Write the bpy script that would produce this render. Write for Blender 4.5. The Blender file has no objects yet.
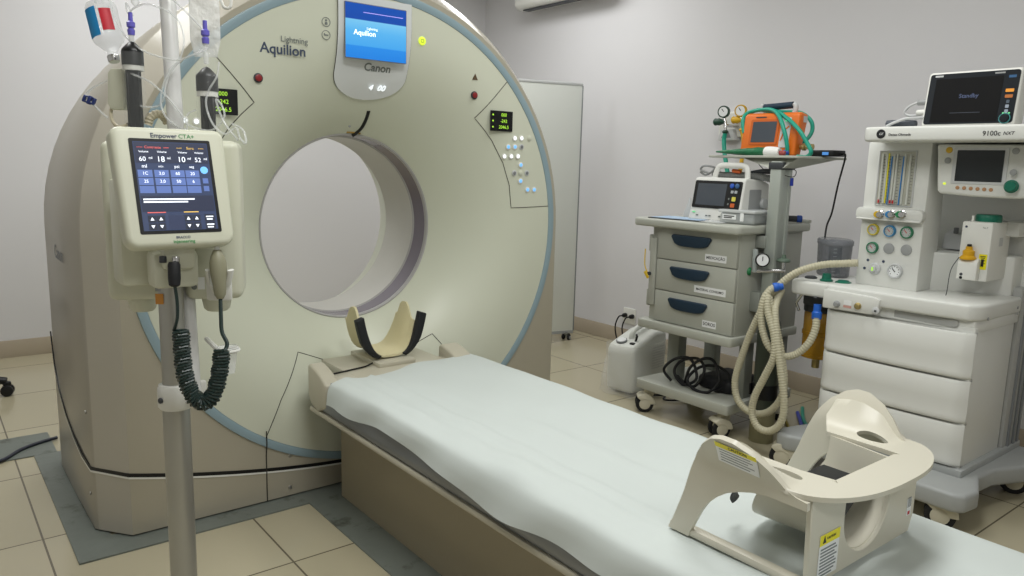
import bpy, bmesh, math, random
from mathutils import Vector, Matrix
random.seed(7)
PI = math.pi
S = bpy.context.scene
COL = S.collection

# ------------------------------------------------------------------ camera
FPX, YAW, PITCH, ROLL, CAMH = 758.57, 0.670958, 0.1626095, 0.0269207, 1.36
_fw = Vector((math.sin(YAW)*math.cos(PITCH), math.cos(YAW)*math.cos(PITCH), -math.sin(PITCH)))
_r0 = Vector((math.cos(YAW), -math.sin(YAW), 0)); _u0 = _r0.cross(_fw)
RT = math.cos(ROLL)*_r0 + math.sin(ROLL)*_u0
UP = -math.sin(ROLL)*_r0 + math.cos(ROLL)*_u0
CP = Vector((0, 0, CAMH))
cd = bpy.data.cameras.new('camera'); cam = bpy.data.objects.new('camera', cd); COL.objects.link(cam)
cd.sensor_fit = 'HORIZONTAL'; cd.sensor_width = 36.0; cd.lens = FPX*36.0/1024.0; cd.clip_start = 0.02
_m = Matrix((RT, UP, -_fw)).transposed().to_4x4(); _m.translation = CP; cam.matrix_world = _m
S.camera = cam

# ------------------------------------------------------------------ world, lamps, exposure
S.view_settings.view_transform = 'Standard'; S.view_settings.look = 'None'
S.view_settings.gamma = 1.0; S.view_settings.use_curve_mapping = False
S.view_settings.exposure = 0.0
w = bpy.data.worlds.new('world'); S.world = w; w.use_nodes = True
w.node_tree.nodes['Background'].inputs[0].default_value = (0.98, 1.0, 1.0, 1)
w.node_tree.nodes['Background'].inputs[1].default_value = 0.25
def lamp(name, loc, size, power, color=(0.99, 1.0, 0.985)):
    l = bpy.data.lights.new(name, 'AREA'); l.shape = 'RECTANGLE'; l.size, l.size_y = size
    l.energy = power; l.color = color
    o = bpy.data.objects.new(name, l); o.location = loc; COL.objects.link(o)
    return o
lamp('ceiling_lamp', (0.9, 0.9, 2.97), (1.2, 0.6), 35)
lamp('ceiling_lamp', (2.6, 1.9, 2.97), (0.6, 1.2), 20)
lamp('ceiling_lamp', (0.2, 3.2, 2.97), (0.6, 1.2), 24)
lamp('ceiling_lamp', (3.4, 4.2, 2.97), (0.6, 1.2), 18)
lamp('ceiling_lamp', (1.4, 4.9, 2.97), (1.2, 0.6), 24)
lamp('ceiling_lamp', (0.6, -1.4, 2.97), (1.2, 0.6), 24)

# ------------------------------------------------------------------ pixel ray helpers: a point of the photograph on a real plane
def ray(px, py): return _fw + RT*((px-512)/FPX) - UP*((py-288)/FPX)
def _on(px, py, ax, v):
    d = ray(px, py); return CP + d*((v-CP[ax])/d[ax])
def X(px, py, v): return _on(px, py, 0, v)
def Y(px, py, v): return _on(px, py, 1, v)
def Z(px, py, v): return _on(px, py, 2, v)
def D(px, py, d): return CP + ray(px, py)*d

# ------------------------------------------------------------------ materials
def lin(c): return c/12.92 if c <= 0.04045 else ((c+0.055)/1.055)**2.4
def rgb(h):
    h = h.lstrip('#'); return tuple(lin(int(h[i:i+2], 16)/255) for i in (0, 2, 4))+(1,)
MATS = {}
def mat(name, col, rough=0.5, metal=0.0, vary=0.04, scale=8.0, alpha=1.0, emit=0.0, trans=0.0, spec=0.5, coat=0.0, bump=0.0, bscale=60.0, ior=1.45):
    m = bpy.data.materials.new(name); m.use_nodes = True; nt = m.node_tree; b = nt.nodes['Principled BSDF']
    c = rgb(col)
    b.inputs['Roughness'].default_value = rough; b.inputs['Metallic'].default_value = metal
    b.inputs['Specular IOR Level'].default_value = spec; b.inputs['Alpha'].default_value = alpha
    b.inputs['Transmission Weight'].default_value = trans; b.inputs['Coat Weight'].default_value = coat
    b.inputs['IOR'].default_value = ior
    tc = nt.nodes.new('ShaderNodeTexCoord')
    if vary > 0:
        n = nt.nodes.new('ShaderNodeTexNoise'); n.inputs['Scale'].default_value = scale; n.inputs['Detail'].default_value = 3
        nt.links.new(tc.outputs['Object'], n.inputs['Vector'])
        mx = nt.nodes.new('ShaderNodeMix'); mx.data_type = 'RGBA'
        mx.inputs['A'].default_value = tuple(v*(1-vary) for v in c[:3])+(1,)
        mx.inputs['B'].default_value = tuple(min(1, v*(1+vary)) for v in c[:3])+(1,)
        nt.links.new(n.outputs['Fac'], mx.inputs['Factor']); nt.links.new(mx.outputs['Result'], b.inputs['Base Color'])
    else: b.inputs['Base Color'].default_value = c
    if bump > 0:
        n2 = nt.nodes.new('ShaderNodeTexNoise'); n2.inputs['Scale'].default_value = bscale; n2.inputs['Detail'].default_value = 4
        nt.links.new(tc.outputs['Object'], n2.inputs['Vector'])
        bp = nt.nodes.new('ShaderNodeBump'); bp.inputs['Strength'].default_value = bump; bp.inputs['Distance'].default_value = 0.01
        nt.links.new(n2.outputs['Fac'], bp.inputs['Height']); nt.links.new(bp.outputs['Normal'], b.inputs['Normal'])
    if emit > 0:
        b.inputs['Emission Color'].default_value = c; b.inputs['Emission Strength'].default_value = emit
    MATS[name] = m; return m

WALL = mat('wall_paint', '#d7d6d8', 0.75, bump=0.03, bscale=120, vary=0.015, scale=1.5)
CEIL = mat('ceiling_paint', '#e6e5e2', 0.9, vary=0.01)
BASE = mat('baseboard_tile', '#b3a795', 0.25)
CREAM = mat('gantry_cream', '#d2d5c3', 0.34, vary=0.01, scale=2, bump=0.02, bscale=500)
GREYBEIGE = mat('gantry_greybeige', '#b3ad9c', 0.3, vary=0.015, scale=2, bump=0.03, bscale=600, metal=0.15)
SILVER = mat('gantry_side_silver', '#aca79b', 0.33, metal=0.25, vary=0.01, bump=0.03, bscale=600)
BEZEL = mat('gantry_bezel', '#b7b2a5', 0.2, vary=0.01)
BLUERING = mat('ring_blue', '#8fa5ae', 0.3, vary=0.02)
BLACK = mat('black_plastic', '#0d0e10', 0.4)
RUBBER = mat('black_rubber', '#16171a', 0.6)
DARKLINE = mat('dark_seam', '#38362f', 0.7)
WHITE = mat('white_plastic', '#e6e6e0', 0.35, vary=0.01)
WHITEM = mat('white_machine', '#dedfda', 0.38, vary=0.015, scale=3)
LGREY = mat('light_grey_plastic', '#c6c8c8', 0.35, vary=0.02)
GREY = mat('grey_plastic', '#9a9c9c', 0.4)
MGREY = mat('mid_grey', '#7d8082', 0.45)
DGREY = mat('dark_grey', '#3b3e42', 0.45)
STEEL = mat('brushed_steel', '#b9b8b3', 0.33, metal=0.85, vary=0.04, scale=3)
CHROME = mat('chrome', '#cfcfcf', 0.18, metal=1.0, vary=0)
BRASS = mat('brass', '#b8a672', 0.3, metal=0.8)
CLEAR = mat('clear_plastic', '#eef1f1', 0.06, alpha=0.075, vary=0)
CLEARW = mat('clear_wrinkled', '#f1f3f2', 0.2, alpha=0.45, vary=0, bump=0.5, bscale=30)
TUBEM = mat('clear_tube', '#e8ebea', 0.12, alpha=0.38, vary=0)
SMOKE = mat('smoky_plastic', '#6b6f76', 0.12, alpha=0.62, vary=0.02)
AMBER = mat('amber_plastic', '#b78a2a', 0.15, alpha=0.8, vary=0.1)
AMBERD = mat('soda_lime', '#c9a95a', 0.7, vary=0.2, scale=60)

# ------------------------------------------------------------------ object bookkeeping
WM = {}
def tag(o, label, cat, group=None, kind=None):
    o['label'] = label; o['category'] = cat
    if group: o['group'] = group
    if kind: o['kind'] = kind
    return o
def thing(name, label, cat, loc=(0, 0, 0), group=None):
    o = bpy.data.objects.new(name, None); COL.objects.link(o); o.location = loc; o.empty_display_size = 0.05
    WM[o] = Matrix.Translation(loc); return tag(o, label, cat, group)
def mk(name, bm, m, parent=None, M=None, sharp=38, label=None):
    if M is not None: bm.transform(M)
    bmesh.ops.recalc_face_normals(bm, faces=bm.faces[:])
    a = math.radians(sharp)
    for e in bm.edges:
        if len(e.link_faces) == 2: e.smooth = e.calc_face_angle(0) < a
    for f in bm.faces: f.smooth = True
    if parent is not None:
        base = WM[parent]
    else:
        vs = [v.co for v in bm.verts]
        c = Vector((sum(v.x for v in vs)/len(vs), sum(v.y for v in vs)/len(vs), min(v.z for v in vs)))
        base = Matrix.Translation(c)
    bm.transform(base.inverted())
    me = bpy.data.meshes.new(name); bm.to_mesh(me); bm.free()
    ms = m if isinstance(m, (list, tuple)) else [m]
    for q in ms: me.materials.append(q)
    o = bpy.data.objects.new(name, me); COL.objects.link(o)
    if parent is None: o.matrix_world = base
    else: o.parent = parent
    WM[o] = base
    if label: o['label'] = label
    return o
def struct(name, bm, m, sharp=38):
    o = mk(name, bm, m, None, None, sharp); o['kind'] = 'structure'; return o

# ------------------------------------------------------------------ mesh builders
def B(): return bmesh.new()
def join(bm, t, mi=0):
    for f in t.faces: f.material_index = mi
    me = bpy.data.meshes.new('tmp'); t.to_mesh(me); t.free()
    bm.from_mesh(me); bpy.data.meshes.remove(me)
def box(bm, x0, x1, y0, y1, z0, z1, bev=0.0, seg=2, M=None, mi=0):
    t = bmesh.new(); bmesh.ops.create_cube(t, size=1)
    sx, sy, sz = abs(x1-x0), abs(y1-y0), abs(z1-z0)
    t.transform(Matrix.Translation(((x0+x1)/2, (y0+y1)/2, (z0+z1)/2)) @ Matrix.Diagonal((sx, sy, sz, 1)))
    b = min(bev, 0.49*min(sx, sy, sz))
    if b > 0: bmesh.ops.bevel(t, geom=t.edges[:], offset=b, segments=seg, affect='EDGES', profile=0.5)
    if M is not None: t.transform(M)
    join(bm, t, mi); return bm
def frame_of(d, hint=None):
    d = Vector(d).normalized()
    h = Vector(hint) if hint is not None else (Vector((0, 0, 1)) if abs(d.z) < 0.9 else Vector((1, 0, 0)))
    a = h.cross(d).normalized(); b = d.cross(a); return a, b, d
def lathe(bm, prof, origin, axis=(0, 0, 1), seg=28, mi=0, caps=True):
    a, b, d = frame_of(axis); o = Vector(origin); t = bmesh.new(); rings = []
    for r, h in prof:
        if r < 1e-6: rings.append([t.verts.new(o+d*h)]); continue
        rings.append([t.verts.new(o+d*h+a*(r*math.cos(2*PI*k/seg))+b*(r*math.sin(2*PI*k/seg))) for k in range(seg)])
    for p, q in zip(rings, rings[1:]):
        for k in range(seg):
            k2 = (k+1) % seg
            if len(p) == 1 and len(q) == 1: continue
            if len(p) == 1: t.faces.new((p[0], q[k], q[k2]))
            elif len(q) == 1: t.faces.new((p[k], p[k2], q[0]))
            else: t.faces.new((p[k], p[k2], q[k2], q[k]))
    if caps:
        for rg in (rings[0], rings[-1]):
            if len(rg) > 2: t.faces.new(rg)
    join(bm, t, mi); return bm
def cyl(bm, p0, p1, r, seg=20, bev=0.0, r1=None, mi=0):
    p0, p1 = Vector(p0), Vector(p1); L = (p1-p0).length; r1 = r if r1 is None else r1
    pr = [(r, 0), (r1, L)] if bev <= 0 else [(r-bev, 0), (r-0.3*bev, 0.3*bev), (r, bev), (r1, L-bev), (r1-0.3*bev, L-0.3*bev), (r1-bev, L)]
    return lathe(bm, pr, p0, p1-p0, seg, mi)
def spline(pts, n=8, closed=False):
    P = [Vector(p) for p in pts]; out = []; N = len(P)
    if N < 3: return P
    rng = range(N) if closed else range(N-1)
    for i in rng:
        if closed: a, b, c, d = P[(i-1) % N], P[i], P[(i+1) % N], P[(i+2) % N]
        else: a, b, c, d = P[max(i-1, 0)], P[i], P[i+1], P[min(i+2, N-1)]
        for k in range(n):
            t = k/n; out.append(0.5*((2*b)+(c-a)*t+(2*a-5*b+4*c-d)*t*t+(3*b-a-3*c+d)*t**3))
    if not closed: out.append(P[-1])
    return out
def tube(bm, pts, r, seg=10, closed=False, mi=0, caps=True, sx=1.0, sy=1.0, hint=None):
    """sweep a circle (or ellipse) along points; r is a number or a list"""
    P = [Vector(p) for p in pts]; N = len(P); t = bmesh.new(); rings = []
    T = []
    for i in range(N):
        if closed: d = P[(i+1) % N]-P[(i-1) % N]
        else: d = P[min(i+1, N-1)]-P[max(i-1, 0)]
        T.append(d.normalized() if d.length > 1e-9 else Vector((0, 0, 1)))
    a, b, _ = frame_of(T[0], hint)
    for i in range(N):
        if i > 0:
            if hint is not None: a = Vector(hint).cross(T[i]); a = a.normalized() if a.length > 1e-6 else b
            else:
                a = (a-T[i]*a.dot(T[i])); a = a.normalized() if a.length > 1e-6 else frame_of(T[i])[0]
            b = T[i].cross(a)
        ri = r[i] if isinstance(r, (list, tuple)) else r
        rings.append([t.verts.new(P[i]+a*(ri*sx*math.cos(2*PI*k/seg))+b*(ri*sy*math.sin(2*PI*k/seg))) for k in range(seg)])
    m = N if closed else N-1
    for i in range(m):
        p, q = rings[i], rings[(i+1) % N]
        for k in range(seg): t.faces.new((p[k], p[(k+1) % seg], q[(k+1) % seg], q[k]))
    if not closed and caps: t.faces.new(rings[0]); t.faces.new(rings[-1])
    join(bm, t, mi); return bm
def resample(P, step):
    out = [P[0].copy()]; acc = 0
    for a, b in zip(P, P[1:]):
        L = (b-a).length
        if L < 1e-9: continue
        s = step-acc
        while s <= L: out.append(a+(b-a)*(s/L)); s += step
        acc = (acc+L) % step
    return out
def corrugated(bm, pts, r, pitch=0.011, seg=12):
    P = resample(spline(pts, 14), pitch/4)
    return tube(bm, P, [r*(1+0.10*(1, 0, -1, 0)[i % 4]) for i in range(len(P))], seg)
def prism(bm, pts, axis, a0, a1, bev=0.0, seg=2, M=None, mi=0):
    """polygon pts in the plane across axis ('x': (y,z), 'y': (x,z), 'z': (x,y)) extruded from a0 to a1"""
    f = {'x': lambda p, h: (h, p[0], p[1]), 'y': lambda p, h: (p[0], h, p[1]), 'z': lambda p, h: (p[0], p[1], h)}[axis]
    t = bmesh.new()
    A = [t.verts.new(f(p, a0)) for p in pts]; C2 = [t.verts.new(f(p, a1)) for p in pts]; n = len(pts)
    t.faces.new(A); t.faces.new(C2)
    for k in range(n): t.faces.new((A[k], A[(k+1) % n], C2[(k+1) % n], C2[k]))
    bmesh.ops.recalc_face_normals(t, faces=t.faces[:])
    if bev > 0:
        es = [e for e in t.edges if len(e.link_faces) == 2 and e.calc_face_angle(0) > 0.6]
        bmesh.ops.bevel(t, geom=es, offset=bev, segments=seg, affect='EDGES', profile=0.5)
    if M is not None: t.transform(M)
    join(bm, t, mi); return bm
def rrect(x0, x1, y0, y1, r, n=6):
    out = []
    for cx, cy, a0 in ((x1-r, y1-r, 0), (x0+r, y1-r, 90), (x0+r, y0+r, 180), (x1-r, y0+r, 270)):
        for k in range(n+1):
            a = math.radians(a0+90*k/n); out.append((cx+r*math.cos(a), cy+r*math.sin(a)))
    return out
def grid(bm, rows, closed_u=False, closed_v=False, mi=0):
    t = bmesh.new(); V = [[t.verts.new(p) for p in row] for row in rows]
    n, m = len(V), len(V[0])
    for i in range(n if closed_v else n-1):
        for j in range(m if closed_u else m-1):
            t.faces.new((V[i][j], V[i][(j+1) % m], V[(i+1) % n][(j+1) % m], V[(i+1) % n][j]))
    join(bm, t, mi); return bm
def thicken(bm, d):
    """give an open sheet of faces a thickness d against its normals"""
    bmesh.ops.recalc_face_normals(bm, faces=bm.faces[:]); bm.normal_update()
    fs = bm.faces[:]; rim = [(e.verts[0], e.verts[1]) for e in bm.edges if len(e.link_faces) == 1]
    nv = {v: bm.verts.new(v.co-v.normal*d) for v in bm.verts[:]}
    for f in fs: bm.faces.new([nv[v] for v in reversed(f.verts)])
    for p, q in rim: bm.faces.new((p, q, nv[q], nv[p]))
    return bm
def plateM(o, xd, up):
    """local (x,y,z) -> world with x along xd, y along up, z out of the plate"""
    xd = Vector(xd).normalized(); up = Vector(up); n = xd.cross(up).normalized(); up = n.cross(xd)
    m = Matrix((xd, up, n)).transposed().to_4x4(); m.translation = Vector(o); return m
def text(name, s, o, xd, up, m, parent, width=None, size=None, ext=0.0004, align='CENTER', shear=0.0, bold=0.0, M=None):
    c = bpy.data.curves.new('t', 'FONT'); c.body = s; c.size = 1.0; c.align_x = align; c.align_y = 'CENTER'; c.extrude = 0; c.shear = shear; c.offset = bold
    c.resolution_u = 3
    ob = bpy.data.objects.new('t', c); COL.objects.link(ob)
    dg = bpy.context.evaluated_depsgraph_get(); me = bpy.data.meshes.new_from_object(ob.evaluated_get(dg))
    bpy.data.objects.remove(ob); bpy.data.curves.remove(c)
    bm = bmesh.new(); bm.from_mesh(me); bpy.data.meshes.remove(me)
    xs = [v.co.x for v in bm.verts]; wd = max(xs)-min(xs)
    k = (width/wd) if width else size
    bm.transform(Matrix.Scale(k, 4))
    fs = bm.faces[:]
    ex = bmesh.ops.extrude_face_region(bm, geom=fs)
    for v in [e for e in ex['geom'] if isinstance(e, bmesh.types.BMVert)]: v.co.z += ext
    return mk(name, bm, m, parent, plateM(o, xd, up), sharp=20)
def lines(bm, o, xd, up, rows, h, M=None, th=0.0004):
    """little bars that read as lines of small print: rows of (x0, x1, y) in local metres"""
    t = bmesh.new()
    for x0, x1, y in rows: box(t, x0, x1, y-h/2, y+h/2, 0, th)
    t.transform(plateM(o, xd, up)); join(bm, t); return bm
def quad(bm, o, xd, up, w_, h_, th=0.001, r=0.0, mi=0):
    t = bmesh.new()
    if r > 0: prism(t, rrect(-w_/2, w_/2, -h_/2, h_/2, r), 'z', 0, th)
    else: box(t, -w_/2, w_/2, -h_/2, h_/2, 0, th)
    t.transform(plateM(o, xd, up)); join(bm, t, mi); return bm
def disc(bm, o, n, r, th, bev=0.0, seg=24): return cyl(bm, Vector(o), Vector(o)+Vector(n).normalized()*th, r, seg, bev)
XD, YD, ZD = Vector((1, 0, 0)), Vector((0, 1, 0)), Vector((0, 0, 1))
WX = -YD                          # on things that face -X the reader's right is -Y

# ================================================================== SETTING
def floor_material():
    m = bpy.data.materials.new('floor_tiles'); m.use_nodes = True; nt = m.node_tree; b = nt.nodes['Principled BSDF']
    g = nt.nodes.new('ShaderNodeNewGeometry'); mp = nt.nodes.new('ShaderNodeMapping')
    mp.inputs['Location'].default_value = (-0.273, -0.36, 0)
    nt.links.new(g.outputs['Position'], mp.inputs['Vector'])
    br = nt.nodes.new('ShaderNodeTexBrick'); br.offset = 0; br.squash = 1
    br.inputs['Scale'].default_value = 1; br.inputs['Brick Width'].default_value = 0.655; br.inputs['Row Height'].default_value = 0.655
    br.inputs['Mortar Size'].default_value = 0.0035; br.inputs['Mortar Smooth'].default_value = 0.1
    br.inputs['Color1'].default_value = rgb('#b8b097'); br.inputs['Color2'].default_value = rgb('#b2aa90'); br.inputs['Mortar'].default_value = rgb('#67604f')
    nt.links.new(mp.outputs['Vector'], br.inputs['Vector'])
    n = nt.nodes.new('ShaderNodeTexNoise'); n.inputs['Scale'].default_value = 3; n.inputs['Detail'].default_value = 5
    nt.links.new(g.outputs['Position'], n.inputs['Vector'])
    mx = nt.nodes.new('ShaderNodeMix'); mx.data_type = 'RGBA'; mx.blend_type = 'MULTIPLY'; mx.inputs['Factor'].default_value = 0.25
    nt.links.new(br.outputs['Color'], mx.inputs['A']); nt.links.new(n.outputs['Color'], mx.inputs['B'])
    nt.links.new(br.outputs['Color'], b.inputs['Base Color'])
    b.inputs['Roughness'].default_value = 0.16
    return m
FLOORM = floor_material()
RX0, RX1, RY0, RY1, RZ = -2.0, 4.29, -2.6, 5.9, 3.0
struct('floor', box(B(), RX0, RX1+.1, RY0, RY1+.1, -.05, 0), FLOORM)
struct('ceiling', box(B(), RX0, RX1+.1, RY0, RY1+.1, RZ, RZ+.05), CEIL)
struct('wall_back', box(B(), RX0, RX1+.1, RY1, RY1+.1, 0, RZ), WALL)
struct('wall_right', box(B(), RX1, RX1+.1, RY0, RY1, 0, RZ), WALL)
struct('wall_left', box(B(), RX0-.1, RX0, RY0, RY1+.1, 0, RZ), WALL)
struct('wall_front', box(B(), RX0-.1, RX1+.1, RY0-.1, RY0, 0, RZ), WALL)
struct('baseboard_back', box(B(), RX0, RX1-.012, RY1-.012, RY1, 0, .115, .002), BASE)
struct('baseboard_right', box(B(), RX1-.012, RX1, RY0, RY1-.012, 0, .115, .002), BASE)

def strip_material():
    m = mat('painted_floor_strip', '#727872', 0.45, vary=0.12, scale=7, bump=0.15, bscale=25)
    nt = m.node_tree; b = nt.nodes['Principled BSDF']; tc = nt.nodes.new('ShaderNodeTexCoord')
    n = nt.nodes.new('ShaderNodeTexNoise'); n.inputs['Scale'].default_value = 5; n.inputs['Detail'].default_value = 8; n.inputs['Roughness'].default_value = 0.7
    r = nt.nodes.new('ShaderNodeValToRGB'); r.color_ramp.elements[0].position = 0.56; r.color_ramp.elements[1].position = 0.66
    nt.links.new(tc.outputs['Object'], n.inputs['Vector']); nt.links.new(n.outputs['Fac'], r.inputs['Fac'])
    mx = nt.nodes.new('ShaderNodeMix'); mx.data_type = 'RGBA'; old = b.inputs['Base Color'].links[0].from_socket
    nt.links.new(r.outputs['Color'], mx.inputs['Factor']); nt.links.new(old, mx.inputs['A']); mx.inputs['B'].default_value = rgb('#4d5048')
    nt.links.new(mx.outputs['Result'], b.inputs['Base Color']); return m
STRIP = strip_material()
bm = B()
box(bm, .345, .47, 2.713, 3.86, 0, .006); box(bm, .47, 1.152, 2.713, 2.87, 0, .006)
struct('trim_1', bm, STRIP)
struct('trim_2', box(B(), RX0, .435, 3.865, 4.17, 0, .005), STRIP)
struct('trim_3', box(B(), 1.152, 1.40, -.6, 2.87, 0, .006), STRIP)

# ================================================================== CT GANTRY
GX, GZ, GY = 1.512, 1.064, 2.806
RB = 0.405                                   # bore lip radius
def fdep(r):
    u = min(max((.86-r)/(.86-RB), 0), 1); return .262*u**2.3
def gp(x, z, off=0.0): return Vector((x, GY+fdep(math.hypot(x-GX, z-GZ))-off, z))
def PF(px, py, off=0.0):
    p = Y(px, py, GY)
    for _ in range(12): p = Y(px, py, GY+fdep(math.hypot(p.x-GX, p.z-GZ)))
    return Vector((p.x, p.y-off, p.z))
gantry = thing('ct_scanner_gantry', 'big cream ring-shaped scanner gantry with a round bore and blue trim ring', 'scanner', (GX, 3.25, 0))
NA = 144
def polar(r, a, off=0.0): return gp(GX+r*math.cos(a), GZ+r*math.sin(a), off)
# front funnel face
rs = [.930, .90, .86, .82, .78, .74, .70, .66, .62, .58, .55, .52, .49, .465, .445, .43, .417, .408, RB]
rows = [[polar(r, 2*PI*k/NA) for k in range(NA)] for r in rs]
mk('front_cover', grid(B(), rows, closed_u=True), CREAM, gantry, sharp=60)
# trim ring
rows = []
for r, d in ((.929, .012), (.931, -.002), (.945, -.006), (.962, -.003), (.966, .012)):
    rows.append([Vector((GX+r*math.cos(2*PI*k/NA), GY+d, GZ+r*math.sin(2*PI*k/NA))) for k in range(NA)])
mk('trim_ring', grid(B(), rows, closed_u=True), BLUERING, gantry, sharp=60)
# outlines of the housing: straight sides under an arch
def outline(hw, top, z0=0.0, n=40):
    P = [(GX-hw, z0+(GZ-z0)*k/10) for k in range(10)]
    P += [(GX-hw*math.cos(PI*k/n), GZ+top*math.sin(PI*k/n)) for k in range(n+1)]
    P += [(GX+hw, GZ-(GZ-z0)*k/10) for k in range(1, 11)]
    P += [(GX+hw-2*hw*k/24, z0) for k in range(1, 24)]
    return P
ZB = .012
o0 = outline(.982, .986, ZB); 
ringp = []
for (x, z) in o0:
    a = math.atan2(z-GZ, x-GX); ringp.append((GX+.964*math.cos(a), GZ+.964*math.sin(a)))
rows = [[Vector((x, GY+.004, z)) for x, z in ringp], [Vector((x, GY+.004, z)) for x, z in o0]]
mk('surround_panel', grid(B(), rows, closed_u=True), GREYBEIGE, gantry)
secs = [(.982, .986, GY+.004), (.990, .996, GY+.012), (1.070, 1.062, GY+.118)]
mk('corner_bezel', grid(B(), [[Vector((x, y, z)) for x, z in outline(h, t, ZB)] for h, t, y in secs], closed_u=True), BEZEL, gantry, sharp=50)
secs = [(1.070, 1.062, GY+.118), (1.080, 1.066, GY+.135), (1.085, 1.045, GY+.5), (1.085, 1.0, GY+.86), (1.06, .965, GY+.935), (1.0, .91, GY+.95)]
bm = grid(B(), [[Vector((x, y, z)) for x, z in outline(h, t, ZB)] for h, t, y in secs], closed_u=True)
mk('side_shell', bm, SILVER, gantry, sharp=40)
# rear face with its opening
rows = [[Vector((x, GY+.95, z)) for x, z in outline(1.0, .91, ZB)]]
rr = []
for (x, z) in outline(1.0, .91, ZB):
    a = math.atan2(z-GZ, x-GX); rr.append((math.cos(a), math.sin(a)))
rows.append([Vector((GX+.56*c, GY+.95, GZ+.56*s)) for c, s in rr]); rows.append([Vector((GX+.46*c, GY+.83, GZ+.46*s)) for c, s in rr]); rows.append([Vector((GX+.400*c, GY+.66, GZ+.400*s)) for c, s in rr])
mk('rear_cover', grid(B(), rows, closed_u=True), CREAM, gantry, sharp=50)
def band(y0, y1, r0, r1, m, name):
    t = B(); grid(t, [[Vector((GX+r*math.cos(2*PI*k/NA), y, GZ+r*math.sin(2*PI*k/NA))) for k in range(NA)] for y, r in ((y0, r0), (y1, r1))], closed_u=True)
    mk(name, t, m, gantry, sharp=60)
LIP = mat('lip_grey', '#a9a7a6', 0.3); BANDM = mat('bore_window', '#77707a', 0.18, metal=0.2); LINER = mat('bore_liner', '#c9c7c0', 0.4)
rows = [[Vector((GX+r*math.cos(2*PI*i/NA), GY+d, GZ+r*math.sin(2*PI*i/NA))) for i in range(NA)] for r, d in ((RB, .262), (.4025, .2585), (.399, .259), (.3965, .263), (.396, .270), (.397, .281))]
mk('bore_lip', grid(B(), rows, closed_u=True), LIP, gantry, sharp=60)
band(GY+.28, GY+.375, .397, .397, BANDM, 'bore_window')
band(GY+.375, GY+.385, .397, .392, LIP, 'bore_window_edge')
band(GY+.385, GY+.66, .392, .400, LINER, 'bore_liner')
# black groove between upper housing and skirt, with a white lip below it
def groove_z(x):
    return .100+.140*(min(abs(x-GX)/.99, 1.0))**1.75
def groove_pts(dz=0.0, side=0.004):
    P = []
    for y, z in ((3.70, .60), (3.655, .47), (3.56, .375), (3.42, .312), (3.25, .272), (3.08, .250)): P.append((GX-1.087-side*.2, y, z+dz))
    P.append((GX-1.081-side*.2, GY+.135, .243+dz))
    for k in range(33):
        x = GX-.984+1.968*k/32; P.append((x, GY-side+.004, groove_z(x)+dz))
    P.append((GX+1.081+side*.2, GY+.135, .243+dz))
    for y, z in ((3.08, .250), (3.25, .272), (3.42, .312), (3.56, .375), (3.655, .47), (3.70, .60)): P.append((GX+1.087+side*.2, y, z+dz))
    return [Vector(p) for p in P]
def ribbon(bm, P, h, d=.004):
    t = bmesh.new(); rows = [[], [], [], []]
    for i, p in enumerate(P):
        tg_ = (P[min(i+1, len(P)-1)]-P[max(i-1, 0)]).normalized(); n = Vector((tg_.y, -tg_.x, 0))
        n = n.normalized()
        up = n.cross(tg_); up = up if up.z > 0 else -up
        for j, (u, q) in enumerate(((-.5, -1), (-.5, 1), (.5, 1), (.5, -1))): rows[j].append(p+up*(h*u)+n*(d*q))
    grid(t, rows, closed_v=True); join(bm, t)
    return bm
mk('housing_groove', ribbon(B(), groove_pts(0, .001), .013, .002), BLACK, gantry)
mk('groove_lip', ribbon(B(), groove_pts(-.0105, .001), .007, .002), WHITE, gantry)
# seams on the funnel face
def seam(bm, pts, r=.0016, n=10):
    Q = []
    for a, b in zip(pts, pts[1:]):
        for k in range(n): Q.append(gp(a[0]+(b[0]-a[0])*k/n, a[1]+(b[1]-a[1])*k/n, .0004))
    Q.append(gp(pts[-1][0], pts[-1][1], .0004)); tube(bm, Q, r, 6)
def fx(px, py): p = PF(px, py); return (p.x, p.z)
pR = [fx(507, 82), fx(474.5, 118), fx(483.5, 129), fx(491.7, 140.6), fx(502.8, 162.8), fx(509.2, 185), fx(511, 207.8), fx(549, 206)]
for q in (pR, [(2*GX-x, z) for x, z in pR]):
    bm = B(); seam(bm, q); mk('control_panel_seam', bm, DARKLINE, gantry)
pL = [fx(325, 360), fx(298, 352), fx(281, 400), fx(266, 438)]
for s in (-1, 1):
    bm = B(); seam(bm, pL if s < 0 else [(2*GX-x, z) for x, z in pL]); x = pL[-1][0]; x = x if s < 0 else 2*GX-x
    mk('lower_cover_seam', bm, DARKLINE, gantry)
    mk('skirt_seam', tube(B(), [(x, GY-.008, pL[-1][1]+.03), (x, GY-.008, .25), (x, GY+.002, .20), (x, GY+.002, ZB)], .0022, 6), DARKLINE, gantry)
# screws on the front skirt and side
for px, py in ((290, 455), (290, 487)):
    p = Y(px, py, GY+.004); mk('cover_screw', disc(B(), p+Vector((0, .001, 0)), -YD, .008, .005, .002, 16), STEEL, gantry)
for px, py in ((86, 412), (91, 493)):
    p = X(px, py, GX-1.082); mk('cover_screw', disc(B(), p, -XD, .007, .005, .002, 14), STEEL, gantry)
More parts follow.
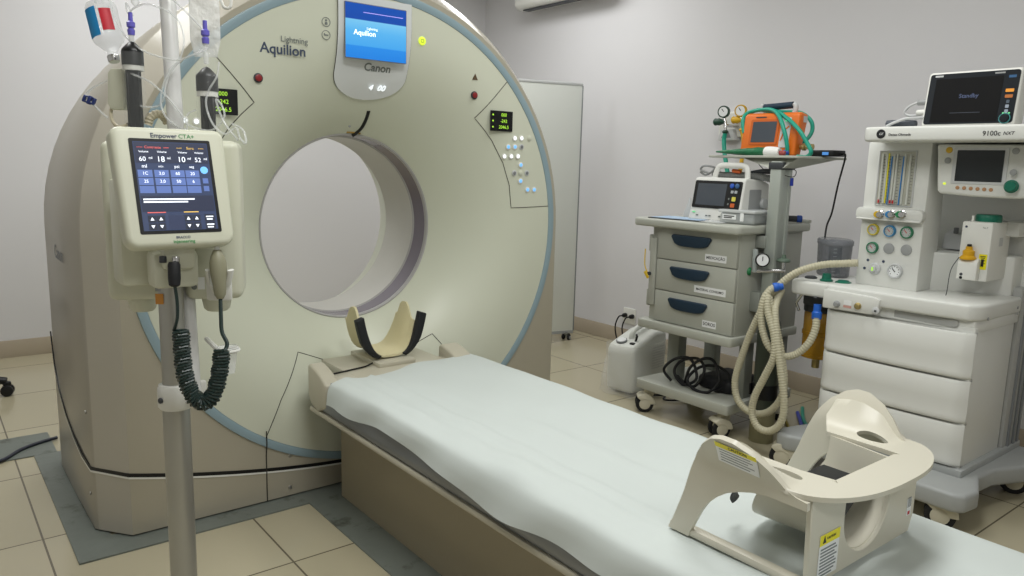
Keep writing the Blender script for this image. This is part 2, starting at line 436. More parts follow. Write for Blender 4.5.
# ---- display console at the top of the ring
PANELM = mat('display_bezel', '#dadddd', 0.3)
bm = B(); L = []
Lx = fx(337, 40)[0]; Rx = 2*1.501-Lx; cx = (Lx+Rx)/2
zs = fx(337, 70)[1]; zb = fx(375, 100.5)[1]; NZ = 30
ztop = 1.985; rows = []
for k in range(NZ+1):
    z = zb+(ztop-zb)*(k/NZ)**1.5
    hw = (Rx-Lx)/2
    if z < zs: q = (zs-z)/(zs-zb); hw *= math.sqrt(max(1-q**2.4, 0.0004))
    rows.append([gp(cx+hw*math.sin(PI/2*u/8), z, .004) for u in range(-8, 9)])
grid(bm, rows); thicken(bm, .003)
mk('display_console', bm, PANELM, gantry)
ed = [r[0] for r in rows[::-1]]+[r[-1] for r in rows]
mk('display_console_seam', tube(B(), [p+Vector((0, -.001, 0)) for p in ed], .0015, 6), DARKLINE, gantry)
def screen_material():
    m = mat('gantry_display', '#1d6fd8', 0.25, vary=0, emit=0.9); nt = m.node_tree; b = nt.nodes['Principled BSDF']
    tc = nt.nodes.new('ShaderNodeTexCoord'); sp = nt.nodes.new('ShaderNodeSeparateXYZ'); nt.links.new(tc.outputs['Generated'], sp.inputs['Vector'])
    r = nt.nodes.new('ShaderNodeValToRGB'); e = r.color_ramp.elements
    e[0].position = 0; e[0].color = rgb('#1f86e8'); e[1].position = 1; e[1].color = rgb('#0e4fb4')
    for pos, c in ((.22, '#2a93ef'), (.24, '#49aef6'), (.5, '#5dbcf8'), (.70, '#7fd0fb'), (.715, '#0d4aac')):
        q = e.new(pos); q.color = rgb(c)
    nt.links.new(sp.outputs['Z'], r.inputs['Fac']); nt.links.new(r.outputs['Color'], b.inputs['Emission Color']); b.inputs['Base Color'].default_value = (0.01, 0.02, 0.05, 1)
    return m
yS = GY-.011
a, b_, c_, d_ = Y(345, 4, yS), Y(407, 9, yS), Y(404.5, 63, yS), Y(346, 57, yS)
sc = (a+b_+c_+d_)/4; sw = ((b_-a).length+(c_-d_).length)/2; sh = ((a-d_).length+(b_-c_).length)/2
mk('display_frame', quad(B(), sc+YD*.0045, XD, ZD, sw+.006, sh+.006, .005, .004), MGREY, gantry)
scr = mk('display_screen', quad(B(), sc, XD, ZD, sw, sh, .0025), screen_material(), gantry)
LGLOW = mat('white_glow', '#f4fbff', 0.4, vary=0, emit=1.0); YGLOW = mat('yellow_green_glow', '#c4d93e', 0.4, vary=0, emit=0.9); BGLOW = mat('blue_glow', '#6fb0ee', 0.3, vary=0, emit=0.85)
so = sc-YD*.0026
text('screen_lettering', 'Lightning', so+Vector((-.020, 0, .013)), XD, ZD, LGLOW, scr, width=.046)
text('screen_lettering', 'Aquilion', so+Vector((-.052, 0, -.006)), XD, ZD, LGLOW, scr, width=.095, bold=.008)
bm = B(); quad(bm, so+Vector((.03, 0, .072)), XD, ZD, sw*.66, .0025, .0004)
mk('screen_line', bm, mat('violet_line', '#a99be0', .5, vary=0, emit=.7), scr)
NAVYT = mat('navy_lettering', '#3f4a60', 0.45, vary=0); GREYT = mat('grey_lettering', '#747a78', 0.45, vary=0); BLACKT = mat('black_lettering', '#1b1c1e', 0.5, vary=0)
def gtext(nm, s, px, py, m, width, **k):
    p = PF(px, py, .003); return text(nm, s, p, XD, ZD, m, gantry, width=width, **k)
gtext('model_lettering', 'Lightning', 294, 40.5, GREYT, fx(306.5, 40)[0]-fx(280, 40)[0], bold=.006)
gtext('model_lettering', 'Aquilion', 283, 50, NAVYT, fx(305.5, 50)[0]-fx(260.5, 50)[0], bold=.016)
def slope(p): return (gp(p.x, p.z+.02)-gp(p.x, p.z-.02)).normalized()
p = PF(376.5, 68.5, .009); text('maker_lettering', 'Canon', p, XD, slope(p), GREYT, gantry, width=.118, bold=.02)
p = PF(374.5, 88.5, .016); text('tilt_readout', '4', p-XD*.026, XD, slope(p), LGLOW, gantry, size=.036, shear=.15)
text('tilt_readout', '00', p+XD*.022, XD, slope(p), LGLOW, gantry, size=.036, shear=.15)
# ---- control panels left and right
LEDG = mat('green_led', '#9bd13c', 0.4, vary=0, emit=0.9); LEDO = mat('amber_led', '#d9a53c', .4, vary=0, emit=.8)
REDB = mat('dark_red_button', '#8e2b2e', 0.3); 
ro = PF(500.8, 121.2, .004); ro_w, ro_h = .126, .090
for s in (1, -1):
    c = Vector((ro.x if s > 0 else 2*GX-ro.x, ro.y, ro.z))
    r_ = mk('position_readout', quad(B(), c, XD, ZD, ro_w, ro_h, .003, .002), BLACK, gantry)
    f = c-YD*.0035
    for i, t_ in enumerate(('000', '-242', '2046.5')):
        z = .027-.027*i
        text('readout_digits', t_, f+Vector((.012, 0, z)), XD, ZD, LEDG, r_, size=.021)
        mk('readout_lamp', disc(B(), f+Vector((-.05, 0, z)), -YD, .004, .001, 0, 10), LEDG, r_)
btn = {'w': [(413, 282), (437, 282), (375, 347), (400, 347), (424, 347)], 'b': [(389, 313), (413, 313), (434, 378), (433, 436), (458, 467), (482, 467)], 'g': [(437, 313), (411, 407), (456, 407)], 'p': [(465, 282), (434, 407)]}
for s in (1, -1):
    for k, L in btn.items():
        for (u, v) in L:
            p = PF(400+u/3.6, 60+v/3.6); x = p.x if s > 0 else 2*GX-p.x; q = gp(x, p.z)
            bm = B(); disc(bm, q+YD*.001, -YD, .0135, .004, .0015, 20)
            o = mk('control_button', bm, {'w': WHITE, 'b': WHITE, 'g': LGREY, 'p': CREAM}[k], gantry)
            bm = B(); disc(bm, q-YD*.0028, -YD, .008, .002, .0005, 16)
            mk('button_lens', bm, {'w': LGLOW, 'b': BGLOW, 'g': MGREY, 'p': CREAM}[k], o)
for px, py in ((474, 95.3), (258, 78)):
    p = PF(px, py); bm = B(); disc(bm, p+YD*.001, -YD, .0175, .006, .002); o = mk('stop_button_collar', bm, DGREY, gantry)
    mk('stop_button', disc(B(), p-YD*.004, -YD, .0125, .008, .003), REDB, o)
p = PF(475, 77); mk('laser_warning_mark', prism(B(), [(p.x-.014, p.z-.012), (p.x+.014, p.z-.012), (p.x, p.z+.014)], 'y', p.y-.002, p.y+.003), mat('brown_mark', '#5b4a34', .5, vary=0), gantry)
p = PF(422, 41); bm = B(); disc(bm, p+YD*.001, -YD, .0175, .005, .002); o = mk('status_light', bm, YGLOW, gantry)
mk('status_light_ring', tube(B(), [p-YD*.0045+Vector((.007*math.cos(a), 0, .007*math.sin(a))) for a in [2*PI*k/16 for k in range(16)]], .001, 6, True), mat('olive_line', '#7d8a3b', .5, vary=0), o)
for py, ch in ((22, 'a'), (35, 'b')):
    p = PF(326, py); q = p-YD*.001
    bm = B(); tube(bm, [q+Vector((.0165*math.cos(a), 0, .0165*math.sin(a))) for a in [2*PI*k/20 for k in range(20)]], .0012, 6, True)
    if ch == 'a': disc(bm, q+ZD*.006, -YD, .004, .001, 0, 10); quad(bm, q-ZD*.005, XD, ZD, .010, .010, .001, .003)
    else: quad(bm, q, XD, ZD, .018, .004, .001); quad(bm, q+Vector((-.007, 0, .004)), XD, ZD, .004, .004, .001)
    mk('patient_symbol', bm, GREYT, gantry)
# curved black slot above the bore and the small yellow tape by the lip
sl = [PF(*q, .0006) for q in ((368.5, 111), (366.5, 118), (362, 127), (357, 132), (352, 136))]
mk('microphone_slot', tube(B(), spline(sl, 6), .0075, 10), BLACK, gantry)
TAPE = mat('ochre_tape', '#a5853c', .6)
bm = B(); tube(bm, spline([polar(.411, math.radians(a), .0) for a in (83, 86, 89, 92)], 3), .004, 8); mk('tape', bm, TAPE, gantry)
p = PF(349.5, 126); mk('screw_cap', disc(B(), p, -YD, .006, .003, .001, 12), GREY, gantry)
# embossed name on the silver side
p = X(58.5, 254, GX-1.0865); text('side_lettering', 'Canon', p, -YD, ZD, MGREY, gantry, width=.20, bold=.01)

# ================================================================== PATIENT COUCH
CX = 1.512
couch = thing('patient_couch', 'long beige scanner couch with grey rails leading into the gantry bore', 'couch', (CX, 1.1, 0))
COVER = mat('couch_cover', '#9c927b', 0.28, vary=0.03, scale=1.5, bump=0.02, bscale=200)
RAIL = mat('couch_rail', '#868a8f', 0.3, metal=0.35, vary=0.03)
CLIP = mat('couch_lip', '#bdb8a6', 0.35)
HEAD = 2.79
def couch_sec(pts, y0, y1, cap=0.0):
    ys = [y0, y1]
    return [[Vector((CX+dx*s, y, z)) for s, L in ((-1, pts), (1, pts[::-1])) for dx, z in L] for y in ys]
sec = [(.226, .006), (.226, .32), (.232, .345), (.25, .366), (.29, .384), (.345, .396), (.345, .40)]
bm = B(); rows = couch_sec(sec, -.45, 2.70); grid(bm, rows, closed_u=True)
bmesh.ops.holes_fill(bm, edges=bm.edges[:])
mk('side_cover', bm, COVER, couch, sharp=50)
bm = B(); lip = [(.345, .398), (.357, .394), (.362, .402), (.357, .412), (.345, .412)]
for s in (-1, 1):
    mk('cover_lip', prism(B(), [(CX+s*dx, z) for dx, z in lip], 'y', -.45, 2.69), CLIP, couch, sharp=60)
    prof = [(.30, .412), (.346, .412), (.356, .424), (.360, .445), (.358, .48), (.350, .515), (.338, .535), (.30, .535)]
    mk('side_rail', prism(B(), [(CX+s*dx, z) for dx, z in prof], 'y', -.45, 2.68, .0), RAIL, couch, sharp=50)
mk('base_frame', box(B(), CX-.31, CX+.31, -.45, HEAD, .395, .50, .004), GREY, couch)
mk('mattress', box(B(), CX-.30, CX+.30, -.44, 2.54, .50, .531, .015), DGREY, couch)
mk('tabletop_end', box(B(), CX-.22, CX+.22, 2.47, 2.90, .50, .534, .008), CLIP, couch)
# shouldered end blocks beside the tabletop, next to the gantry
for s in (-1, 1):
    pts = [(2.54, .530), (2.60, .558), (2.63, .568), (2.69, .582), (2.705, .572), (2.705, .46), (2.68, .425), (2.62, .408), (2.54, .44)]
    xa, xb = (.30, .362) if s < 0 else (.235, .325)
    mk('end_block', prism(B(), pts, 'x', CX+s*xa, CX+s*xb, .010, 3), CLIP, couch)
mk('cradle_mount', box(B(), CX-.085, CX+.085, 2.64, 2.90, .53, .552, .006), CLIP, couch)
mk('tabletop_apron', box(B(), CX-.30, CX+.30, 2.47, 2.69, .49, .532, .006), CLIP, couch)
bm = B(); pts = [Vector((CX-.275, 2.66, .535)), Vector((CX-.2, 2.665, .538)), Vector((CX-.13, 2.675, .540)), Vector((CX-.09, 2.69, .545))]
mk('edge_cable', tube(bm, spline(pts, 6), .0035, 8), BLACK, couch)

# ---- disposable sheet
def sheet_mat():
    m = mat('sheet_fabric', '#c8cfcc', 0.8, vary=0.01, scale=3, bump=0.12, bscale=14); return m
SHEET = sheet_mat()
bm = B(); rows = []
prof = [(-.3685, -.085), (-.366, -.06), (-.362, -.035), (-.352, -.012), (-.335, -.001), (-.31, .003), (-.28, .002), (-.24, 0), (-.19, -.003), (-.13, -.005), (-.07, -.006), (0, -.007), (.07, -.006), (.13, -.005), (.19, -.003), (.24, 0), (.28, .001), (.31, .001), (.335, -.004), (.352, -.016), (.361, -.036), (.366, -.06), (.368, -.09)]
P2 = spline([Vector((a, 0, b)) for a, b in prof], 3)
N = 150
for i in range(N+1):
    t = i/N; y = -.44+(2.565+.44)*t; row = []
    low = .012*math.sin(y*3.3+.6)+.010*math.sin(y*7.1)+.006*math.sin(y*15.7)
    for j, p in enumerate(P2):
        u = j/(len(P2)-1); dx, dz = p.x, p.z
        if u < .2:                       # hem of the near side drape
            f = (.2-u)/.2; dz += f*low; dx -= f*.006*math.sin(y*19+u*9)+f*.010*(1+math.sin(y*5.2))*.5
        # creases that run across and along the couch
        wv = .0022*math.sin(y*9+dx*6)*math.sin(dx*13+1.0+y)+.0016*math.sin(y*23-dx*18)*math.exp(-((y-1.7)/.6)**2)
        wv += .006*math.exp(-((dx+.045-.06*math.sin(y*1.6)) / .022)**2)*math.exp(-((y-1.55)/.42)**2)
        wv -= .005*math.exp(-((dx-.02-.08*math.sin(y*2.2)) / .03)**2)*math.exp(-((y-1.25)/.5)**2)
        wv += .004*math.exp(-((dx+.19) / .012)**2)
        wv += .003*math.exp(-((dx+.27-.02*math.sin(y*2)) / .02)**2)
        dz += max(-.006, 2.2*wv)*min(1, max(0, (.36-abs(dx))/.05))
        yy = y+ (.018*math.sin(dx*14+1)+.004*math.sin(dx*37)+.16*dx)*(t**10)
        if t > .97: dz -= .006*(t-.97)/.03
        row.append(Vector((CX+dx, yy, .5545+dz)))
    rows.append(row)
grid(bm, rows); thicken(bm, .0018)
sheet = mk('paper_sheet', bm, SHEET, None, sharp=80)
tag(sheet, 'white disposable sheet spread over the couch and hanging down its side', 'sheet')

# ---- head cradle at the gantry end of the couch
cradle = thing('head_cradle', 'cream U-shaped head cradle with black side pads at the gantry end of couch', 'headrest', (CX, 2.8, .549))
HCREAM = mat('cradle_cream', '#d6cda6', 0.6, bump=0.06, bscale=90)
FOAM = mat('black_foam', '#15171a', 0.55, bump=0.05, bscale=200)
def uprof(hw, zt, zb, n=14, flat=.5):
    out = []
    for k in range(n+1):
        t = -1+2*k/n; dx = hw*math.copysign(abs(t)**.62, t) if t else 0
        out.append((dx, zb+(zt-zb)*abs(t)**2.3))
    return out
CZ = .5545
# liner: walls rise to a narrow upright tab on both sides
bm = B(); rows = []
for i in range(13):
    v = i/12; y = 2.69+.20*v
    zt = .765-.02*abs(v-.45) if v < 1 else .77
    hgt = (zt-CZ)*(0.70+.30*math.exp(-((v-.55)/.30)**4))
    rows.append([Vector((CX+dx, y+.05*max(0, (z-CZ)/.2)*(.5-v), CZ+(z-CZ)*hgt/(zt-CZ))) for dx, z in uprof(.125, zt, CZ+.006)])
grid(bm, rows); thicken(bm, .009); mk('cradle_liner', bm, HCREAM, cradle, sharp=60)
for s in (-1, 1):
    bm = B(); rows = []
    U = uprof(.129, .738, CZ+.010, 20)
    half = [q for q in U if q[0]*s >= .042]
    if s > 0: half = half
    pts = []
    for dx, z in half: pts.append((CX+dx, z))
    out_ = [(x+s*.034*min(1, .35+abs(z-CZ)/.12), z-.012) for x, z in pts][::-1]
    out_ = [(x, max(z, CZ-.002)) for x, z in out_]
    mk('side_pad', prism(B(), pts+out_, 'y', 2.683, 2.712, .004, 2), FOAM, cradle, sharp=50)

# ================================================================== BEIGE ARM AND HEAD SUPPORT ON THE COUCH
sup = thing('patient_support', 'beige moulded plastic head and arm support with yellow caution labels on the sheet', 'headrest', (CX, .85, .557))
SUP = mat('support_beige', '#d0ccbc', 0.33, vary=0.01, bump=0.015, bscale=300)
SX = 1.520; SB = .5575
def lerp_tab(T, v):
    if v <= T[0][0]: return T[0][1]
    for (a, b), (c, d) in zip(T, T[1:]):
        if v <= c: return b+(d-b)*(v-a)/(c-a)
    return T[-1][1]
ZTOP = [(.700, .745), (.722, .749), (.745, .760), (.775, .792), (.805, .815), (.845, .831), (.875, .832), (.902, .823), (.932, .799), (.954, .768), (.972, .725), (.992, .66), (1.008, .62), (1.022, .585), (1.034, SB+.004)]
ZBOT = [(.700, .728), (.785, .728), (.82, .722), (.853, .711), (.88, .698), (.907, .678), (.930, .654), (.947, .627), (.960, .600), (.972, .575), (.978, SB)]
def plate_x(z, s): return SX+s*(.216+.022*max(0, (z-SB)/.26)**1.0+.030*max(0, (z-.745)/.08)**1.5)
for s in (-1, 1):
    ys = [.700+.334*k/60 for k in range(61)]; rows = []
    for y in ys:
        zb, zt = lerp_tab(ZBOT, y), max(lerp_tab(ZTOP, y), lerp_tab(ZBOT, y)+.004)
        rows.append([Vector((plate_x(zb+(zt-zb)*v/12, s), y, zb+(zt-zb)*v/12)) for v in range(13)])
    bm = grid(B(), rows); thicken(bm, .011)
    pl = mk('side_wing', bm, SUP, sup, sharp=40)
    mk('base_rail', box(B(), SX+s*.200, SX+s*.226, .705, 1.034, SB-.001, SB+.017, .005), SUP, sup)
# top flange: dished sheet with a rectangular opening and two oval holes
def flange_front(dx): return .742-.118*math.sqrt(max(0, 1-(abs(dx)/.246)**2.6))
def flange_z(dx, y): return .757+max(0, lerp_tab(ZTOP, y)-.004-.757)*max(0, (abs(dx)-.150)/.096)**2.0
from mathutils.geometry import delaunay_2d_cdt
hole_c, hole_a, hole_b = (.176, .788), .017, .036
def back_y(a): return .918-.6*max(0, .205-a)
loop = [(-.246+.492*k/60, flange_front(-.246+.492*k/60)) for k in range(61)]
loop += [(.246-.113*k/14, back_y(.246-.113*k/14)) for k in range(15)]
loop += [(.133, .86), (.133, .80), (.133, .74), (.131, .722), (.121, .712), (.06, .712), (0, .712), (-.06, .712), (-.121, .712), (-.131, .722), (-.133, .74), (-.133, .80), (-.133, .86)]
loop += [(-.133-.113*k/14, back_y(.133+.113*k/14)) for k in range(14)]
V2 = [Vector(p) for p in loop]; E2 = [(k, (k+1) % len(loop)) for k in range(len(loop))]; holes = []
for sg in (-1, 1):
    n0 = len(V2); hp = []
    for k in range(28):
        a = 2*PI*k/28; hp.append(Vector((sg*hole_c[0]+hole_a*math.cos(a), hole_c[1]+hole_b*math.sin(a))))
    V2 += hp; E2 += [(n0+k, n0+(k+1) % 28) for k in range(28)]
def in_hole(p, g=1.0): return any(((p[0]-sg*hole_c[0])/(hole_a*g))**2+((p[1]-hole_c[1])/(hole_b*g))**2 < 1 for sg in (-1, 1))
def in_flange(p, mg=0.0):
    dx, y = p; a = abs(dx)
    if a > .246-mg or y < flange_front(dx)+mg or y > back_y(a)-mg: return False
    return not (a < .133+mg and y > .712-mg)
for i in range(-20, 21):
    for j in range(32):
        p = (i*.0119, .622+j*.01)
        if in_flange(p, .005) and not in_hole(p, 1.15): V2.append(Vector(p))
co, _e, fa, *_r = delaunay_2d_cdt(V2, E2, [], 0, 1e-6)
bm = B(); bv = [bm.verts.new((SX+p.x, p.y, flange_z(p.x, p.y))) for p in co]
for f in fa:
    c = sum((co[k] for k in f), Vector((0, 0)))/len(f)
    if in_flange((c.x, c.y)) and not in_hole((c.x, c.y)):
        bm.faces.new([bv[k] for k in f])
bmesh.ops.delete(bm, geom=[v for v in bm.verts if not v.link_faces], context='VERTS')
thicken(bm, .010)
mk('top_flange', bm, SUP, sup, sharp=45)
# front panel with its U-shaped opening
pts = [(SX-.215, SB), (SX+.205, SB), (SX+.222, .60), (SX+.222, .752), (SX+.094, .752)]
for k in range(17):
    a = PI*k/16; pts.append((SX+.094*math.cos(a), .672-.092*math.sin(a)))
pts += [(SX-.094, .752), (SX-.226, .752)]
mk('front_panel', prism(B(), pts, 'y', .699, .711, .002, 1), SUP, sup)
# trough that hangs under the opening
def trough_sec(w): 
    out = []
    for k in range(25):
        a = PI*k/24; out.append((-w*math.cos(a), .690-.115*math.sin(a)))
    return [(-w-.004, .750)]+[(-w-.001, .72)]+out+[(w+.001, .72), (w+.004, .750)]
rows = []
for k in range(15):
    v = k/14; y = .708+.155*v
    rows.append([Vector((SX+dx, y+(.06*max(0, (.70-z)/.12) if k == 14 else .06*v*max(0, (.70-z)/.12)), z)) for dx, z in trough_sec(.108+.026*v)])
bm = grid(B(), rows); thicken(bm, .007)
mk('head_trough', bm, SUP, sup, sharp=50)
bm = B(); prism(bm, [(SX-.103, .718), (SX-.105, .67), (SX-.088, .628), (SX-.058, .600), (SX-.03, .596), (SX-.018, .64), (SX+.02, .665), (SX+.10, .675), (SX+.103, .690), (SX, .688), (SX-.06, .700)], 'y', .735, .86, .006, 2)
mk('head_pad', bm, FOAM, sup)
mk('chin_strap', tube(B(), spline([(SX-.128, .86, .73), (SX-.135, .90, .69), (SX-.13, .935, .65), (SX-.10, .95, .62)], 6), .012, 8, sx=1.0, sy=.25), FOAM, sup)
# caution labels
YEL = mat('label_yellow', '#f0e51a', 0.45, vary=0); LABW = mat('label_white', '#eceeee', 0.5, vary=0); PRINT = mat('label_print', '#7e8586', 0.6, vary=0); RED = mat('label_red', '#c2252f', .5, vary=0)
def caution(o, xd, up, w_, h_, n, icon):
    lab = mk('caution_label', quad(B(), o, xd, up, w_, h_, .0006), LABW, sup, label='yellow and white caution label')
    M = plateM(o, xd, up); yb = h_*.24
    mk('label_band', quad(B(), M @ Vector((0, h_/2-yb/2, .0006)), xd, up, w_, yb, .0004), YEL, lab)
    text('label_lettering', 'CAUTION', M @ Vector((w_*.06, h_/2-yb/2, .0011)), xd, up, BLACKT, lab, width=w_*.44, bold=.01)
    if icon: mk('label_symbol', prism(B(), [(-w_*.36, -yb*.32), (-w_*.20, -yb*.32), (-w_*.28, yb*.36)], 'z', .0004, .0012, M=M @ Matrix.Translation((0, h_/2-yb/2, 0.0004))), BLACKT, lab)
    rows = [(-w_*.42, w_*(.42-.25*random.random()), h_/2-yb-h_*.1-(h_*.68)*i/n) for i in range(n)]
    mk('small_print', lines(B(), M @ Vector((0, 0, .0006)), xd, up, rows, h_*.035), PRINT, lab)
pc = X(743.5, 456.5, SX-.240)
n0 = len(bpy.data.objects); before = set(bpy.data.objects)
caution(Vector((0, pc.y, pc.z)), -YD+Vector((0, 0, -.06)), ZD, .096, .048, 5, False)
for o in [o for o in bpy.data.objects if o not in before]:      # wrap the label round the curve of the wing
    t = bmesh.new(); t.from_mesh(o.data)
    if len(t.faces) < 8: bmesh.ops.subdivide_edges(t, edges=t.edges[:], cuts=8, use_grid_fill=True)
    t.to_mesh(o.data); t.free()
    for v in o.data.vertices:
        q = WM[o] @ v.co; q.x = plate_x(q.z, -1)-.0114*math.sqrt(1+((plate_x(q.z+.005, -1)-plate_x(q.z-.005, -1))/.01)**2)-.0012+q.x; v.co = WM[o].inverted() @ q
pc = Y(828, 553, .699); caution(pc-YD*.0005, XD, ZD, .074, .092, 9, True)
pc = Y(899, 519, .699)
lab = mk('barcode_label', quad(B(), Vector((SX+.2225, .7, .62))+Vector((-.028, -.0012, 0)), XD, ZD, .020, .040, .0006), LABW, sup)
mk('barcode_lines', lines(B(), Vector((SX+.1945, .6981, .628)), XD, ZD, [(-.008, .008, .014-.003*i) for i in range(8)], .0014), PRINT, lab)
mk('label_mark', quad(B(), Vector((SX+.1945, .6981, .606)), XD, ZD, .010, .008, .0004), RED, lab)

# ================================================================== CONTRAST INJECTOR ON ITS STAND
pb = D(173.5, 350, 1.84); PX, PY = pb.x, pb.y
inj = thing('contrast_injector', 'twin-head contrast injector with touch screen on a silver pole stand in front of gantry', 'injector', (PX, PY, 0))
ICREAM = mat('injector_cream', '#cfd0bd', 0.38, vary=0.01)
IWHITE = mat('injector_white', '#dcdcd6', 0.3, vary=0.01)
POLEM = mat('pole_silver', '#aaa9a2', 0.3, metal=0.55, vary=0.03)
def at(dx, dy, z): return Vector((PX+dx, PY+dy, z))     # metres right of and behind the pole
mk('pole', cyl(B(), at(0, 0, .10), at(0, 0, .80), .0315, 32), POLEM, inj)
mk('upper_pole', cyl(B(), at(0, 0, .80), at(0, 0, 1.10), .0285, 32), POLEM, inj)
zc_ = D(172, 400, 1.82).z
bm = B(); lathe(bm, [(.0, -.031), (.036, -.031), (.041, -.024), (.041, .020), (.037, .029), (.029, .031), (0, .031)], at(0, 0, zc_), seg=36)
col_ = mk('pole_collar', bm, IWHITE, inj)
mk('collar_button', disc(B(), at(-.037, -.017, zc_-.003), (-.9, -.4, 0), .007, .005, .001, 14), DGREY, inj)
bm = B(); lathe(bm, [(0, .10), (.06, .10), (.075, .06), (.08, .03), (0, .03)], at(0, 0, .03), seg=32); mk('base_hub', bm, IWHITE, inj)
for k in range(5):
    a = 2*PI*k/5+.3; e = at(.30*math.cos(a), .30*math.sin(a), .085)
    lg = mk('base_leg', tube(B(), [at(.04*math.cos(a), .04*math.sin(a), .10), e], [.026, .018], 12), IWHITE, inj)
    mk('caster_wheel', cyl(B(), e+Vector((-.012*math.sin(a), .012*math.cos(a), -.049)), e+Vector((.012*math.sin(a), -.012*math.cos(a), -.049)), .036, 20, .004), RUBBER, lg)
# white drip rod fixed to the collar, with the cup ring on it
rd = RT.copy(); rd.z = 0; rd.normalize(); bk = Vector((_fw.x, _fw.y, 0)).normalized()
rodp = Vector((PX, PY, 0))+rd*.045+bk*.045
mk('drip_rod', tube(B(), [D(193.5, 402, 1.85), D(167.5, 0, 1.93), D(166, -25, 1.935)], .0195, 20), mat('rod_white', '#d4d4d2', .25, vary=0), inj)
mk('rod_bracket', box(B(), min(PX, rodp.x)-.012, max(PX, rodp.x)+.012, min(PY, rodp.y), max(PY, rodp.y)+.01, zc_-.025, zc_+.025, .006), IWHITE, inj)
# injector heads
def head(px0, px1, ytop, ybot, d, name):
    c = D((px0+px1)/2, (ytop+ybot)/2, d); w_ = (px1-px0)/FPX*d; zt, zb = D((px0+px1)/2, ytop, d).z, D((px0+px1)/2, ybot, d).z
    M = Matrix.Translation((c.x, c.y, 0)) @ Matrix.Rotation(math.radians(-22), 4, 'Z')
    h = mk(name, box(B(), -w_/2, w_/2, -.06, .09, zb, zt, .020, 4), ICREAM, inj, M=M)
    lb = M @ Vector((.0, -.0, zb))
    bm = B(); lathe(bm, [(0, .006), (.036, .006), (.036, -.004), (.031, -.030), (.025, -.036), (0, -.036)], lb, seg=28)
    mk('manual_knob', bm, ICREAM, h)
    return h, M, w_, zt, zb
hL = head(111, 166, 142, 299, 1.93, 'injector_head'); hR = head(187, 241, 141, 298, 1.88, 'injector_head')
mk('head_yoke', box(B(), PX-.10, PX+.11, PY+.02, PY+.12, 1.05, 1.30, .012), ICREAM, inj)
# warning label and serial labels
q = D(154, 274, 1.80)
M = hL[1]; f = M @ Vector((hL[2]/2-.020, -.0605, hL[4]+.062)); xd = (M.to_3x3() @ XD)
mk('warning_triangle', prism(B(), [(-.009, -.007), (.009, -.007), (0, .009)], 'z', 0, .0006, M=plateM(f-xd*.012, xd, ZD)), YEL, hL[0])
mk('serial_label', quad(B(), f+xd*.010, xd, ZD, .013, .036, .0005), LABW, hL[0])
M = hR[1]; f = M @ Vector((-hR[2]/2+.026, -.0605, hR[4]+.062)); xd = (M.to_3x3() @ XD)
for i in range(4): mk('head_symbol', disc(B(), f+ZD*(.028-.019*i)+(-xd*.004), M.to_3x3() @ -YD, .0065, .0006, 0, 14), (GREYT, GREYT, NAVYT, GREYT)[i], hR[0])
mk('serial_label', quad(B(), f+xd*.012-ZD*.02, xd, ZD, .016, .030, .0005), LABW, hR[0])
mk('grey_label', quad(B(), D(159, 289, 1.79), rd, ZD, .018, .012, .0005), GREY, inj)
mk('orange_label', quad(B(), D(159.5, 299, 1.79), rd, ZD, .019, .025, .0006), mat('orange_label', '#c98a3c', .5, vary=.05), inj)
# touch-screen console
cc = D(175.6, 186.8, 1.70); tl, yw = math.radians(16.5), math.radians(2.4)
cx_ = Vector((math.cos(yw), math.sin(yw), 0)); cn = Vector((math.sin(yw), -math.cos(yw), 0))
cu = Vector((0, 0, math.cos(tl)))-cn*math.sin(tl)
cM = plateM(cc, cx_, cu)                        # local: x right, y up the face, z out of the face
kx = 1.70/1.72
def cpl(pts, z0, z1, bev, seg=3): return prism(B(), pts, 'z', z0, z1, bev, seg, M=cM)
hw0, hw1, y0_, y1_ = .116, .122, -.137, .135
body = []
for (x, y, r, a0) in ((hw1, y1_, .022, 0), (-hw1, y1_, .022, 90), (-hw0, y0_, .026, 180), (hw0, y0_, .026, 270)):
    cxx, cyy = x-math.copysign(r, x), y-math.copysign(r, y)
    for k in range(7):
        a = math.radians(a0+90*k/6); body.append((cxx+r*math.cos(a), cyy+r*math.sin(a)))
con = mk('console_body', cpl(body, -.042, .006, .012, 4), ICREAM, inj)
mk('console_bezel', cpl(rrect(-.0875, .0865, -.107, .107, .004), .0055, .0068, 0), BLACK, con)
SCR = mat('console_screen', '#39435e', 0.25, vary=0, emit=0.55)
cs = mk('touch_screen', cpl(rrect(-.080, .079, -.100, .100, .001), .0066, .0074, 0), SCR, con)
UIB = mat('screen_cell', '#5f76b4', .4, vary=0, emit=.38); UID = mat('screen_key', '#272c3a', .4, vary=0, emit=.6); UIT = mat('screen_text', '#e7edf7', .4, vary=0, emit=1.0)
UIR = mat('screen_red', '#d1605c', .4, vary=0, emit=.8); UIY = mat('screen_yellow', '#d9b35c', .4, vary=0, emit=.8); UIP = mat('screen_panel', '#2a3046', .4, vary=0, emit=.5)
def ui(x0, x1, y0, y1, m, z=.0074, nm='screen_key'): mk(nm, cpl([(x0, y0), (x1, y0), (x1, y1), (x0, y1)], z, z+.0004, 0), m, cs)
def ut(s, x, y, wd, m=UIT, size=None, nm='screen_lettering'): text(nm, s, cM @ Vector((x, y, .0082)), cx_, cu, m, cs, width=wd if not size else None, size=size, ext=.0002)
ui(-.078, .077, .052, .098, UIP, nm='screen_panel'); ui(-.078, .077, -.058, -.022, UIP, nm='screen_panel')
ut('Contraste', -.040, .087, .034, UIR); ut('Soro', .040, .087, .016, UIY)
